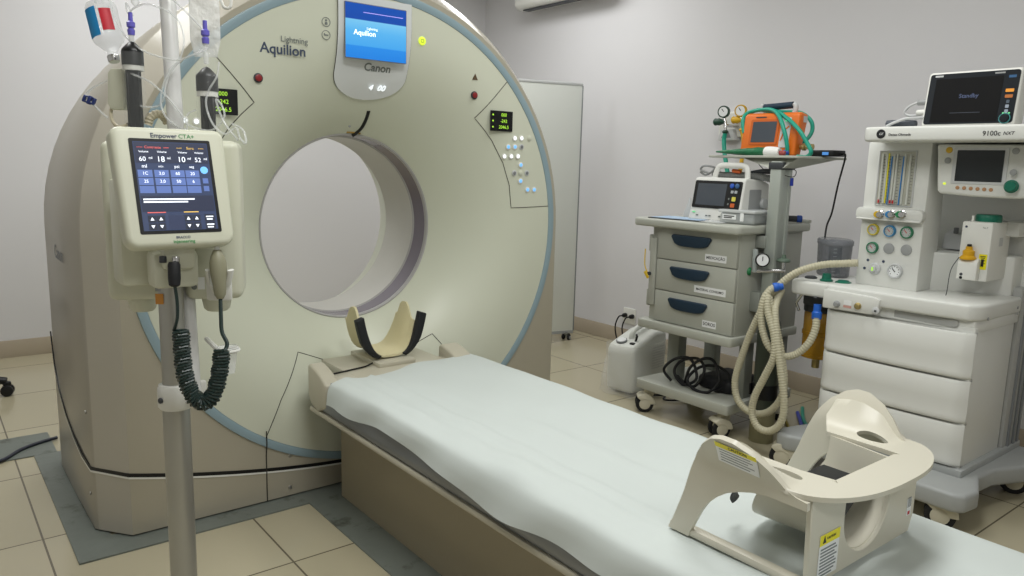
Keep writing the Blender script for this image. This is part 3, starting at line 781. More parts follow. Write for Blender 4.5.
for x, s_, l1 in ((-.060, '60', 'Volume'), (-.022, '18', 'Volume'), (.022, '10', 'Volume'), (.058, '52', 'Volume')):
    ut(l1, x, .077, .020); ut(s_, x-.004, .060, .0135); ut('ml', x+.013, .063, .007)
for x0, x1 in ((-.073, -.061), (-.017, -.006)): ui(x0, x1, .086, .088, UIR, nm='screen_rule')
for x0, x1 in ((.010, .022), (.058, .070)): ui(x0, x1, .086, .088, UIY, nm='screen_rule')
for i, (x, t0) in enumerate(((-.062, 'ml'), (-.028, 'ml/s'), (.006, 'psi'), (.038, 'seg'))):
    ut(t0, x, .044, .010)
    for j, y in enumerate((.028, .010, -.008)): ui(x-.015, x+.015, y-.008, y+.008, UIB)
for x, y, s_ in ((-.062, .028, '1C'), (-.028, .028, '3,0'), (.006, .028, '60'), (.038, .028, '20'), (-.062, .010, '2S'), (-.028, .010, '3,0'), (.006, .010, '50'), (.038, .010, '6')): ut(s_, x, y, None, UIT, size=.010)
ui(.059, .071, .006, .018, UIB); ui(.059, .071, -.012, .000, UIB)
mk('screen_dial', prism(B(), [(.065+.0085*math.cos(a), .037+.0085*math.sin(a)) for a in [2*PI*k/20 for k in range(20)]], 'z', .0074, .0078, M=cM), BGLOW, cs)
mk('screen_print', lines(B(), cM @ Vector((0, 0, .0078)), cx_, cu, [(-.073, .035, -.030), (-.073, .020, -.036)], .0032), UIT, cs)
ui(-.068, -.030, -.0605, -.0585, UIR, nm='screen_rule'); ui(.008, .040, -.0605, -.0585, UIY, nm='screen_rule')
for x in (-.060, -.042, .016, .034):
    for y, d_ in ((-.074, 1), (-.091, -1)):
        ui(x-.0085, x+.0085, y-.0075, y+.0075, UID)
        mk('screen_arrow', prism(B(), [(x-.004, y-.003*d_), (x+.004, y-.003*d_), (x, y+.004*d_)], 'z', .0078, .0082, M=cM), UIT, cs)
ui(-.026, .006, -.098, -.066, mat('screen_field', '#2e3650', .4, vary=0, emit=.6))
for y in (-.074, -.092): ui(.052, .074, y-.0085, y+.0085, UID); mk('screen_print', lines(B(), cM @ Vector((0, 0, .0078)), cx_, cu, [(.055, .071, y+.003), (.056, .069, y-.003)], .0028), UIT, cs)
GREENT = mat('green_lettering', '#3f8f52', .45, vary=0)
text('console_lettering', 'Empower', cM @ Vector((-.013, .1145, .0062)), cx_, cu, NAVYT, con, width=.056, bold=.02)
text('console_lettering', 'CTA+', cM @ Vector((.036, .1145, .0062)), cx_, cu, GREENT, con, width=.034, bold=.008)
text('console_lettering', 'BRACCO', cM @ Vector((.0, -.1165, .0062)), cx_, cu, NAVYT, con, width=.030, bold=.02)
text('console_lettering', 'injeneering', cM @ Vector((.001, -.1255, .0062)), cx_, cu, GREENT, con, width=.046, bold=.012)
mk('console_arm', box(B(), PX-.035, PX+.035, min(PY, cc.y)-.0, max(PY, cc.y)+.03, 1.10, 1.20, .01), ICREAM, inj)
mk('console_neck', box(B(), cc.x-.05, cc.x+.05, cc.y+.02, cc.y+.09, 1.055, 1.14, .012), ICREAM, inj)
for px in (163, 176): mk('console_socket', cyl(B(), D(px, 256, 1.71), D(px, 263, 1.71), .008, 16, .002), DGREY if px == 163 else CHROME, inj)
# syringe warmer: flat cream plate beside the left syringe, with its ribbed hose
c0 = D(119, 90, 1.93)
mk('syringe_heater', prism(B(), [(-.020, -.050), (.014, -.050), (.022, -.040), (.022, .045), (.014, .052), (-.014, .052), (-.022, .040), (-.026, -.035)], 'z', -.011, .011, .004, 2, M=plateM(c0, rd, ZD)), ICREAM, inj)
hp = [D(*q) for q in ((113, 104, 1.95), (111, 112, 1.94), (113, 122, 1.93), (120, 127, 1.92), (128, 124, 1.92))]
mk('heater_lead', tube(B(), spline(hp, 6), .0042, 10), mat('beige_lead', '#c0b79e', .5), inj)
hp = [D(*q) for q in ((148, 125, 1.93), (151, 117, 1.93), (158, 114, 1.94), (164, 117, 1.95), (168, 124, 1.96))]
mk('ribbed_hose', corrugated(B(), hp, .0105, .008, 12), mat('beige_hose', '#bdb59d', .5), inj)
# syringes
BLKP = mat('plunger_black', '#101113', 0.35)
LUER = mat('violet_luer', '#6a63c9', 0.3, alpha=.85, vary=0)
def syringe(label, px, d, ybase, ytop, yplunger, tipy):
    b = D(px+2, ybase, d); b = Vector((b.x, b.y, b.z))
    def zz(y): return D(px, y, d).z
    t = thing('syringe', label, 'syringe', b, 'syringes in the injector heads')
    o = lambda z: Vector((b.x, b.y, z))
    R_ = .0268
    bm = B(); lathe(bm, [(R_, 0), (R_, zz(ytop)-b.z), (.020, zz(ytop)-b.z+.012), (.007, zz(ytop)-b.z+.024), (.0055, zz(ytop)-b.z+.038)], b, seg=28, caps=False)
    mk('barrel', bm, CLEAR, t)
    zp = zz(yplunger)
    bm = B(); lathe(bm, [(0, .030), (.008, .026), (.0235, .010), (.0255, .004), (.0255, -.030), (0, -.030)], o(zp), seg=28); mk('plunger_seal', bm, BLKP, t)
    bm = B(); lathe(bm, [(0, -.030), (.0245, -.030), (.0245, -.042), (0, -.042)], o(zp), seg=28); mk('plunger_ring', bm, IWHITE, t)
    bm = B()
    for a in (0, PI/2):
        M = Matrix.Translation(o(0)) @ Matrix.Rotation(a+.5, 4, 'Z'); box(bm, -.021, .021, -.004, .004, b.z+.001, zp-.042, .001, 1, M=M)
    mk('plunger_rod', bm, BLKP, t)
    zt = zz(ytop)+.024
    bm = B(); lathe(bm, [(.0045, 0), (.0065, .005), (.0065, .030), (.0045, .034)], o(zt), seg=16); mk('nozzle', bm, CLEARW, t)
    bm = B(); z1 = zz(tipy)-.020; lathe(bm, [(0, -.004), (.008, -.004), (.009, .008), (.006, .012), (.010, .016), (.010, .026), (.0055, .03), (.005, .050), (0, .050)], o(z1), seg=18)
    mk('luer_connector', bm, LUER, t)
    return o(z1+.05)
tipL = syringe('left syringe in the injector with black plunger pushed right to the top', 134.5, 1.93, 133, 55, 55, 28)
tipR = syringe('right syringe in the injector with a clear empty space above black plunger', 207, 1.88, 135, 58, 80, 36)
# coil-cord handset clipped beside the console
DKGREEN = mat('coil_cord', '#20302d', 0.35, vary=0)
hs = thing('handset', 'olive grey hand switch with a dark coiled cord hanging under the injector', 'hand switch', D(219, 300, 1.76))
OLIVE = mat('handset_olive', '#8d8b74', .4)
ha, hb = D(217, 250, 1.76), D(220.5, 299, 1.76)
bm = B(); L_ = (hb-ha).length; lathe(bm, [(0, 0), (.009, 0), (.016, .016), (.019, .030), (.019, .055), (.0155, .075), (.013, L_-.01), (.007, L_), (0, L_)], ha, hb-ha, 20)
mk('grip', bm, OLIVE, hs); mk('push_button', cyl(B(), ha-(hb-ha)*.10, ha+(hb-ha)*.02, .006, 14, .002), CLEARW, hs)
path = spline([D(*q) for q in ((181, 330, 1.72), (182, 350, 1.72), (185, 375, 1.72), (192, 394, 1.72), (202, 403, 1.72), (211, 398, 1.72), (217, 384, 1.72), (220.5, 366, 1.72), (221.5, 350, 1.72))], 12)
path = resample(path, .0012); turns = 46; pts = []; n = len(path)
fr = None
for i, p in enumerate(path):
    tgt = (path[min(i+1, n-1)]-path[max(i-1, 0)]).normalized()
    a = bk.cross(tgt).normalized(); b = tgt.cross(a); ph = 2*PI*turns*i/n
    pts.append(p+a*(.0165*math.cos(ph))+b*(.0165*math.sin(ph)))
mk('coil_cord', tube(B(), pts, .0037, 7), DKGREEN, hs)
mk('cord', tube(B(), spline([hb, D(221, 318, 1.745), D(222, 332, 1.735), D(227, 343, 1.73), D(225, 350, 1.72), pts[-1]], 6), .0045, 8), DKGREEN, hs)
pg = D(174, 262, 1.70)
mk('cord', tube(B(), spline([D(174.5, 284, 1.70), D(177, 300, 1.705), D(177.5, 316, 1.71), D(175.5, 326, 1.715), pts[0]], 6), .0038, 8), DKGREEN, hs)
bm = B(); lathe(bm, [(0, 0), (.011, 0), (.0135, .006), (.0135, .038), (.012, .052), (.006, .056), (0, .056)], pg, (D(174.5, 284, 1.70)-pg), 16); mk('plug', bm, RUBBER, hs)
bm = B()
for s in (-1, 1):
    tube(bm, spline([D(219+s*3, 293, 1.79), D(219+s*9, 284, 1.78), D(219+s*12, 270, 1.765)], 5), .009, 10, sy=.5)
box(bm, -.03, .03, -.006, .006, -.045, .03, .006, 2, M=Matrix.Translation(D(219, 282, 1.81)) @ Matrix.Rotation(-.6, 4, 'Z'))
mk('handset_holder', bm, IWHITE, inj)
# clear cup in a ring on the drip rod
cu_c = D(228, 350, 1.78)
rg = B(); tube(rg, [cu_c+Vector((.024*math.cos(a), .024*math.sin(a), 0)) for a in [2*PI*k/28 for k in range(28)]], .004, 8, True)
tube(rg, [cu_c-rd*.024, Vector((rodp.x, rodp.y, cu_c.z))+rd*.018], .006, 8)
mk('cup_ring', rg, IWHITE, inj)
bm = B(); lathe(bm, [(.0, -.055), (.014, -.055), (.0215, .004), (.025, .006), (.0235, .009)], cu_c, seg=26, caps=False)
cup = mk('plastic_cup', bm, CLEARW, None); tag(cup, 'small clear plastic cup held in a ring under the injector', 'cup')
# upside-down medicine bottle hanging beside the left syringe
bt = thing('medicine_bottle', 'upside-down clear glass bottle with blue and red labels hanging at upper left', 'bottle', D(113, 62, 1.96))
p0, p1 = D(114.5, 62, 1.96), D(99.5, 3, 1.96); ax = (p1-p0); L_ = ax.length; ax.normalize()
GLASS = mat('bottle_glass', '#e3e7e8', 0.08, alpha=0.3, vary=0)
bm = B(); lathe(bm, [(.0, .012), (.0125, .012), (.0125, .026), (.018, .034), (.034, .052), (.0375, .060), (.0375, L_-.012), (.034, L_-.004), (.024, L_), (0, L_)], p0, ax, 30); mk('glass', bm, GLASS, bt)
bm = B(); lathe(bm, [(0, 0), (.0125, 0), (.0145, .003), (.0145, .016), (0, .016)], p0, ax, 20); mk('aluminium_cap', bm, CHROME, bt)
def wrap(a0, a1, h0, h1, R_, th=.0007):
    a, b, d = frame_of(ax); t = B(); rows = []
    for i in range(7):
        h = h0+(h1-h0)*i/6; rows.append([p0+d*h+(a*math.cos(q)+b*math.sin(q))*R_ for q in [a0+(a1-a0)*k/10 for k in range(11)]])
    return thicken(grid(t, rows), th)
a_, b2, _d = frame_of(ax); tocam = (CP-p0).normalized(); ph0 = math.atan2(tocam.dot(b2), tocam.dot(a_))
lside = math.atan2((-RT).dot(b2), (-RT).dot(a_)); sgn = 1 if ((lside-ph0+PI) % (2*PI)-PI) > 0 else -1
mk('blue_label', wrap(ph0+sgn*.38, ph0+sgn*1.35, .060, L_-.022, .0384), mat('label_blue', '#1f87c4', .5, vary=.08), bt, label='blue label')
mk('red_label', wrap(ph0-sgn*.55, ph0+sgn*.18, .070, L_-.030, .0384), mat('label_bright_red', '#c1162c', .5, vary=.05), bt, label='red label')
bm = B(); tube(bm, spline([p1+RT*.010, p1+RT*.006+UP*.04, p1-RT*.004+UP*.09, p1-RT*.03+UP*.12], 5), .003, 6); tube(bm, spline([p1-RT*.010, p1-RT*.012+UP*.04, p1-RT*.03+UP*.12], 5), .003, 6)
mk('hanging_loop', bm, CLEARW, bt)
# infusion bag
bg = thing('infusion_bag', 'crinkled clear infusion bag hanging from the rod behind the right syringe', 'bag', D(207, 56, 2.0))
q0 = D(206, 57, 2.0); wv = rd; rows = []
for i in range(23):
    v = i/22; z = q0.z+.235*v; hw = .040*(1-.25*max(0, .18-v)/.18-.25*max(0, v-.85)/.15)
    th_ = .012*math.sin(PI*min(1, max(0.03, v*.97+.03)))**.6
    ring = []
    for k in range(20):
        a = 2*PI*k/20; r_ = 1+.18*math.sin(v*17+a*2)+.1*math.sin(v*41+a*3)
        ring.append(Vector((q0.x, q0.y, z))+wv*(hw*math.cos(a))+bk*(th_*math.sin(a)*r_))
    rows.append(ring)
mk('bag_film', grid(B(), rows, closed_u=True), mat('bag_film', '#f3f4f2', 0.18, alpha=0.55, vary=0, bump=.8, bscale=45), bg)
mk('drip_port', cyl(B(), q0+ZD*-.018, q0+ZD*.012, .007, 12, .002), CLEARW, bg)
hk = [D(*q) for q in ((221, 0, 1.99), (224, 7, 1.99), (229, 8, 1.99), (231, 3, 1.99), (230, -8, 1.99), (214, -14, 1.99))]
mk('bag_hanger', tube(B(), spline(hk, 6), .004, 8), IWHITE, bg)
# clear infusion lines
def line(label, pts, r=.0026, m=TUBEM, name='infusion_line', cat='tube', grp='clear infusion lines', n=8):
    o = mk(name, tube(B(), spline([D(*q) for q in pts], n), r, 8), m, None); tag(o, label, cat, grp); return o
line('clear line arching from the left syringe tip over the rod and down to console', [(132.5, 16, 1.93), (129, 8, 1.93), (126, 3, 1.93), (128, 13, 1.93), (134, 8, 1.92), (145, 4, 1.9), (158, 7, 1.88), (172, 14, 1.88), (181, 26, 1.88), (184, 42, 1.88), (180, 58, 1.88), (170, 70, 1.88), (163, 86, 1.88), (161, 104, 1.88), (166, 117, 1.88), (174, 124, 1.88), (182, 130, 1.90)])
line('clear line running from the bottle down across the rod to right syringe', [(109, 0, 1.93), (117, 22, 1.92), (127, 38, 1.9), (142, 50, 1.88), (160, 57, 1.86), (178, 60, 1.86), (190, 56, 1.86), (200, 52, 1.87), (207, 48, 1.88)])
line('clear line looping from the right syringe down in front of the barrel', [(219, 62, 1.84), (217, 76, 1.84), (209, 90, 1.84), (206, 102, 1.84), (209, 116, 1.84), (216, 128, 1.83), (226, 134, 1.82), (236, 128, 1.82), (240, 138, 1.82), (246, 143, 1.82), (243, 130, 1.83), (232, 124, 1.85)])
line('clear line sweeping from the left barrel across to the console top', [(126, 72, 1.90), (137, 76, 1.89), (150, 82, 1.88), (162, 92, 1.88), (172, 102, 1.88), (180, 112, 1.87), (186, 122, 1.87), (187, 130, 1.87)])
line('clear line from upper rod down to the violet connector of right syringe', [(166, -4, 1.90), (176, 2, 1.9), (186, 12, 1.88), (196, 22, 1.87), (204, 31, 1.88), (206.5, 37, 1.88)])
line('clear line curling through the middle behind the console top edge', [(183, 58, 1.88), (172, 70, 1.88), (166, 84, 1.88), (164, 98, 1.88), (158, 106, 1.89), (146, 107, 1.89), (141, 106, 1.9)])
line('clear line looping low on right head beside the black readout', [(196, 110, 1.86), (188, 114, 1.86), (186, 122, 1.86), (196, 128, 1.86), (212, 130, 1.85), (224, 118, 1.84), (222, 106, 1.84), (216, 100, 1.84), (224, 122, 1.84), (238, 140, 1.83)])
ln = line('clear side line with a blue clamp hanging out to the left', [(112, 79, 1.93), (100, 84, 1.93), (89, 91, 1.93), (87, 97, 1.93), (93, 104, 1.93), (101, 112, 1.93), (108, 118, 1.93)], .0028)
clb = thing('tube_clamp', 'small dark blue tube clamp on the clear line at far left', 'clamp', D(89, 102, 1.93))
NAVY = mat('clamp_blue', '#27366f', .35)
bm = B(); M = plateM(D(89.5, 100.5, 1.93), (RT-UP*.35).normalized(), UP)
box(bm, -.016, .016, -.008, -.004, -.005, .005, .0015, 1, M=M); box(bm, -.014, .014, .006, .010, -.005, .005, .0015, 1, M=M); box(bm, -.017, -.011, -.008, .010, -.005, .005, .0015, 1, M=M); box(bm, .009, .015, -.008, .010, -.005, .005, .0015, 1, M=M)
mk('clamp_jaw', bm, NAVY, clb); mk('clamp_slide', box(B(), -.004, .005, -.010, .012, -.007, .007, .002, 1, M=M), NAVY, clb)
# clear drip chamber above the left syringe
dc = mk('drip_chamber', lathe(B(), [(.004, .03), (.0095, .025), (.010, -.004), (.004, -.012)], D(135, 1, 1.93), seg=16), CLEARW, None); tag(dc, 'small clear drip chamber at the top edge above the left syringe', 'drip chamber')

# ================================================================== EMERGENCY CART
CARTG = mat('cart_grey', '#b4b6ac', 0.4, vary=0.02, scale=3)
CARTD = mat('cart_dark_grey', '#8f938c', 0.45, vary=0.03)
CARTP = mat('cart_post', '#aab0a9', 0.35, metal=0.3, vary=0.02)
HNAVY = mat('handle_navy', '#1d3244', 0.4, vary=0)
cart = thing('emergency_cart', 'grey three-drawer hospital cart with navy handles and a post with shelf', 'cart', (3.42, 2.47, 0))
CX0, CX1, CY0, CY1 = 3.15, 3.70, 2.195, 2.755
mk('cabinet_body', box(B(), CX0+.006, CX1, CY0, CY1, .535, 1.05, .006), CARTG, cart)
mk('worktop', prism(B(), rrect(3.085, 3.74, 2.165, 2.845, .035), 'z', 1.048, 1.092, .012, 3), CARTG, cart)
mk('worktop_back_rim', box(B(), 3.70, 3.735, 2.17, 2.84, 1.09, 1.108, .006), CARTG, cart)
mk('bottom_ledge', prism(B(), rrect(3.11, 3.71, 2.18, 2.80, .02), 'z', .490, .537, .008, 2), CARTG, cart)
dz = [(.880, 1.046), (.712, .876), (.541, .708)]
lab_txt = [('MEDICAÇÃO', 'MEDICAÇÃO'), ('MATERIAIS / CURATIVOS', 'x'), ('SOROS', 'x')]
lab_txt = ['MEDICAÇÃO', 'MATERIAL CONSUMO', 'SOROS']
for (z0, z1), t_, lw, ly in zip(dz, lab_txt, (.130, .195, .085), (2.322, 2.345, 2.335)):
    y0, y1 = CY0+.004, CY1-.052
    d = mk('drawer', box(B(), CX0-.012, CX0+.01, y0, y1, z0, z1, .004), CARTG, cart)
    zc2 = z1-.042; yc = (y0+y1)/2+.025; prof = []
    for k in range(13):
        u = -1+2*k/12; prof.append((yc+u*.125, zc2-.046*(1-abs(u)**4)**.5 if abs(u) < 1 else zc2))
    prof += [(yc+.125, zc2+.008), (yc+.115, zc2+.014), (yc-.115, zc2+.014), (yc-.125, zc2+.008)]
    bm = prism(B(), prof, 'x', CX0-.030, CX0-.011, .006, 3)
    mk('handle', bm, HNAVY, d)
    M = plateM((CX0-.0125, ly, z0+.038), WX, ZD)
    lb = mk('drawer_label', quad(B(), M.translation, WX, ZD, lw, .036, .0006), LABW, d)
    text('label_lettering', t_, M @ Vector((0, 0, .0008)), WX, ZD, BLACKT, lb, width=lw*.86, bold=.01)
# locking bar with hinges at the left of the drawers
mk('locking_bar', box(B(), CX0-.016, CX0+.006, CY1-.046, CY1-.004, .62, .985, .004), CARTG, cart)
for z in (.655, .955): mk('hinge', box(B(), CX0-.004, CX0+.03, CY1-.006, CY1+.016, z-.045, z+.045, .004), CARTG, cart)
mk('lock_stud', cyl(B(), (CX0-.014, CY1-.012, .79), (CX0-.030, CY1-.012, .79), .010, 14, .002), DGREY, cart)
tg = B(); tube(tg, spline([(CX0-.026, CY1-.006, .79), (CX0-.03, CY1+.014, .83), (CX0-.025, CY1+.022, .88), (CX0-.02, CY1+.026, .92)], 6), .003, 6)
box(tg, -.022, .022, -.003, .003, -.009, .009, .002, 1, M=Matrix.Translation((CX0-.03, CY1+.0, .782)) @ Matrix.Rotation(.9, 4, 'X') @ Matrix.Rotation(PI/2, 4, 'Z'))
st = mk('seal_tag', tg, mat('tag_yellow', '#dcb92a', .45, vary=0), None); tag(st, 'yellow plastic security seal tag hanging at left of the cart drawers', 'tag')
# legs between ledge and lower shelf
mk('support_leg', box(B(), 3.29, 3.36, 2.64, 2.72, .188, .492, .006), CARTD, cart)
mk('support_leg', box(B(), 3.30, 3.37, 2.215, 2.26, .188, .492, .006), CARTD, cart)
mk('support_leg', box(B(), 3.62, 3.68, 2.64, 2.72, .188, .492, .006), CARTD, cart)
mk('support_leg', box(B(), 3.62, 3.68, 2.215, 2.26, .188, .492, .006), CARTD, cart)
mk('lower_shelf', prism(B(), rrect(3.13, 3.71, 2.185, 2.80, .015), 'z', .135, .188, .006, 2), CARTG, cart)
CASTB = mat('caster_beige', '#c9c4b0', .45)
def caster(parent, x, y, ztop, r=.050, rot=0.0, m=CASTB, wm=RUBBER):
    M = Matrix.Translation((x, y, 0)) @ Matrix.Rotation(rot, 4, 'Z')
    bm = B(); prism(bm, [(-.030, ztop), (.022, ztop), (.026, ztop-.02), (.045, r+.035), (.052, r+.005), (.030, r-.012), (.005, r+.030), (-.028, r+.045)], 'y', -.021, .021, .006, 2, M=M)
    f = mk('caster_fork', bm, m, parent)
    if m is CASTB: mk('caster_hood', prism(B(), [(.020+r*1.16*math.cos(a), r+r*1.16*math.sin(a)) for a in [math.radians(40+14*k) for k in range(11)]]+[(.020+r*.5*math.cos(a), r+r*.5*math.sin(a)) for a in [math.radians(180-14*k) for k in range(11)]], 'y', -.040, .040, .004, 2, M=M), m, f)
    for s in (-1, 1):
        bm = B(); lathe(bm, [(0, 0), (r*.6, 0), (r*.92, .001), (r, .006), (r, .014), (r*.9, .019), (0, .019)], M @ Vector((.020, s*.024-.0095, r)), M.to_3x3() @ YD, 26); w_ = mk('caster_wheel', bm, wm, f)
        mk('wheel_hub', disc(B(), M @ Vector((.020, s*.0345, r)), M.to_3x3() @ (YD*s), r*.62, .003, .001, 20), m, w_)
for x, y, ro in ((3.18, 2.745, 2.4), (3.19, 2.245, 2.7), (3.64, 2.74, 2.2), (3.64, 2.245, .6)): caster(cart, x, y, .136, rot=ro)
# post and its upper tray
PXc, PYc = 3.335, 2.12
pst = B(); prism(pst, [(PXc-.05, PYc-.03), (PXc-.02, PYc-.035), (PXc-.02, PYc-.028), (PXc+.02, PYc-.028), (PXc+.02, PYc-.035), (PXc+.05, PYc-.03), (PXc+.05, PYc+.03), (PXc-.05, PYc+.03)], 'z', .62, 1.405, .004, 2)
mk('post', pst, CARTP, cart)
mk('post_bracket', box(B(), PXc-.07, PXc+.07, PYc+.02, 2.20, .66, .76, .006), CARTD, cart)
mk('post_bracket', box(B(), PXc-.06, PXc+.06, PYc+.02, 2.20, .98, 1.04, .006), CARTD, cart)
tc_ = Vector((3.50, 2.22, 1.428))
TM = Matrix.Translation(tc_) @ Matrix.Rotation(math.radians(-6), 4, 'Z')
mk('tray', prism(B(), rrect(-.20, .20, -.235, .335, .03), 'z', -.008, .004, .003, 2, M=TM), CARTG, cart)
bm = B(); t = bmesh.new()
for r0, (hx, hy, z) in enumerate(((.165, .20, -.008), (.05, .06, -.062))): pass
L1 = [TM @ Vector(p) for p in ((-.15, -.20, -.008), (.15, -.20, -.008), (.15, .13, -.008), (-.15, .13, -.008))]
L2 = [Vector((PXc+q[0], PYc+q[1], 1.372)) for q in ((-.055, -.04), (.055, -.04), (.055, .04), (-.055, .04))]
grid(bm, [L1, L2], closed_u=True); mk('tray_support', bm, CARTG, cart)
mk('post_cap', box(B(), PXc-.055, PXc+.055, PYc-.04, PYc+.04, 1.365, 1.400, .006), DGREY, cart)
# patient monitor / defibrillator on the worktop
df = thing('defibrillator_monitor', 'white defibrillator monitor with a carry handle on the grey cart top', 'monitor', (3.30, 2.41, 1.092))
zt0 = 1.092
A0, A1 = 2.268, 2.580
prof = [(3.215, zt0+.006), (3.235, zt0+.060), (3.262, zt0+.215), (3.275, zt0+.226), (3.42, zt0+.215), (3.47, zt0+.20), (3.48, zt0+.006)]
DW = mat('monitor_white', '#d9d9d4', .4)
mk('housing', prism(B(), prof, 'y', A0, A1, .010, 3), DW, df)
sl_ = Vector((3.262-3.235, 0, .155)).normalized(); fo = Vector((3.2485, (A0+A1)/2, zt0+.1375)); fn = WX.cross(sl_)
dp = mk('front_panel', quad(B(), fo+fn*.0005, WX, sl_, .290, .142, .003, .008), BLACK, df)
SCRG = mat('grey_screen', '#4a5058', .2, vary=0.02)
mk('screen', quad(B(), fo+fn*.0035-WX*.034, WX, sl_, .180, .112, .001), SCRG, dp)
for u, v, c in ((.088, .048, '#2c58b8'), (.118, .048, '#3b5f8a')): mk('control_dial', disc(B(), fo+fn*.003+WX*u+sl_*v, fn, .012, .008, .002), mat('dial_'+c[1:], c, .4, vary=0), dp)
for u, v, c in ((.092, .018, '#a9adb2'), (.114, .018, '#a9adb2')): mk('key', quad(B(), fo+fn*.003+WX*u+sl_*v, WX, sl_, .016, .014, .002, .003), mat('key_grey', c, .4, vary=0), dp)
mk('key', quad(B(), fo+fn*.003+WX*.108-sl_*.018, WX, sl_, .022, .022, .003, .004), mat('key_yellow', '#d9cf5a', .4, vary=0), dp)
mk('key', quad(B(), fo+fn*.003+WX*.106-sl_*.050, WX, sl_, .024, .020, .003, .004), mat('key_orange', '#c9622f', .4, vary=0), dp)
for v in (-.018, -.044): mk('key_text', quad(B(), fo+fn*.0032+WX*.078+sl_*v, WX, sl_, .008, .010, .0006), GREYT, dp)
mk('status_lamp', quad(B(), Vector((3.2255, 2.545, zt0+.045)), WX, ZD, .016, .006, .004, .002), mat('green_glow', '#6fd08a', .4, vary=0, emit=.6), df)
for y in (2.52, 2.46, 2.44, 2.38): mk('port_mark', quad(B(), Vector((3.221, y, zt0+.030)), WX, ZD, .012, .006, .003), GREYT, df)
hd = spline([(3.32, 2.500, zt0+.215), (3.325, 2.490, zt0+.262), (3.33, 2.470, zt0+.285), (3.33, 2.39, zt0+.288), (3.33, 2.325, zt0+.285), (3.325, 2.305, zt0+.262), (3.32, 2.298, zt0+.212)], 6)
mk('carry_handle', tube(B(), hd, .013, 12, sx=1.2, sy=.8), DW, df)
mk('side_port', disc(B(), Vector((3.42, A0+.002, zt0+.10)), -YD, .028, .020, .006), LGREY, df)
mk('side_panel', quad(B(), Vector((3.35, A0+.001, zt0+.12)), XD, ZD, .10, .10, .003, .006), GREY, df)
# paddles and coiled leads behind its handle
mk_p = thing('defibrillator_paddle', 'dark grey paddle lying on the back of the white defibrillator', 'paddle', (3.42, 2.27, zt0+.225))
bm = B(); tube(bm, spline([(3.39, 2.33, zt0+.250), (3.405, 2.27, zt0+.262), (3.41, 2.22, zt0+.262), (3.42, 2.18, zt0+.258)], 6), .016, 12, sy=.8); mk('grip', bm, DGREY, mk_p)
mk('electrode', box(B(), 3.38, 3.44, 2.30, 2.38, zt0+.212, zt0+.240, .008), GREY, mk_p)
cl = mk('coiled_lead', corrugated(B(), [(3.40, 2.19, zt0+.222), (3.39, 2.25, zt0+.232), (3.385, 2.33, zt0+.238), (3.385, 2.42, zt0+.238), (3.385, 2.50, zt0+.236), (3.39, 2.56, zt0+.246)], .017, .010, 12), mat('lead_grey', '#8d8f8c', .5), None); tag(cl, 'coiled grey lead lying along the top of the defibrillator behind its handle', 'cable')
lp = mk('grey_lead', tube(B(), spline([(3.37, 2.57, zt0+.245), (3.37, 2.63, zt0+.262), (3.36, 2.60, zt0+.284), (3.37, 2.54, zt0+.272), (3.38, 2.60, zt0+.236), (3.38, 2.64, zt0+.25)], 8), .006, 8), GREY, None); tag(lp, 'tangled thin grey lead at the upper left corner of the defibrillator', 'cable')
ol = mk('lead_connector', cyl(B(), (3.36, 2.37, zt0+.258), (3.36, 2.42, zt0+.262), .010, 14, .003), mat('orange_plastic', '#d8662b', .4), None); tag(ol, 'small orange connector under the defibrillator carry handle', 'connector')
# left of the monitor: white cone and blue clipboard papers
cn_ = mk('gel_bottle', lathe(B(), [(0, 0), (.030, 0), (.030, .02), (.010, .085), (.005, .11), (0, .11)], (3.33, 2.66, zt0+.001), seg=20), LGREY, None); tag(cn_, 'pale grey cone-shaped bottle between wall and defibrillator', 'bottle')
pp = thing('clipboard', 'pale blue papers on a dark clipboard at the front left of cart top', 'clipboard', (3.19, 2.62, zt0))
PM = Matrix.Translation((3.20, 2.60, zt0+.001)) @ Matrix.Rotation(.12, 4, 'Z')
mk('board', box(B(), -.085, .09, -.16, .16, 0, .005, .002, 1, M=PM), DGREY, pp)
mk('paper', box(B(), -.078, .08, -.152, .14, .005, .0075, 0, 1, M=PM), mat('paper_blue', '#a9c0d8', .7), pp)
# clear plastic box with a label
cb = thing('plastic_box', 'clear lidded plastic box with label in front of the cart post', 'box', (3.27, 2.24, zt0))
BM_ = Matrix.Translation((3.255, 2.262, zt0+.001)) @ Matrix.Rotation(.1, 4, 'Z')
bm = box(B(), -.055, .16, -.09, .10, 0, .055, .012, 3, M=BM_); mk('box_body', bm, mat('cloudy_clear', '#cfd4d4', .15, alpha=.5, vary=.05), cb)
bm = box(B(), -.062, .166, -.097, .107, .055, .070, .005, 2, M=BM_); mk('box_lid', bm, mat('cloudy_lid', '#dfe3e3', .2, alpha=.7, vary=.03), cb)
f = BM_ @ Vector((-.0560, .045, .034)); lb = mk('box_label', quad(B(), f, BM_.to_3x3() @ WX, ZD, .075, .024, .001), LABW, cb); mk('small_print', lines(B(), f-XD*.0011, BM_.to_3x3() @ WX, ZD, [(-.030, .028, .004), (-.030, .016, -.004)], .005), BLACKT, lb)
mk('box_contents', box(B(), -.03, .13, -.07, .06, .004, .040, .015, 2, M=BM_), mat('contents_grey', '#8b928f', .6, vary=.2, scale=40), cb)
mk('box_clasp', box(B(), -.060, -.054, -.035, -.015, .015, .06, .002, 1, M=BM_), LABW, cb)
bp_ = thing('blister_pack', 'clear crinkled empty pack lying in front of the defibrillator', 'packet', (3.18, 2.36, zt0))
bm = B(); rows = [[Vector((3.12+.09*i/8, 2.30+.13*j/10+.02*i/8, zt0+.003+.012*abs(math.sin(i*1.7+j*.9))*math.sin(PI*i/8)*math.sin(PI*j/10)+.002)) for j in range(11)] for i in range(9)]
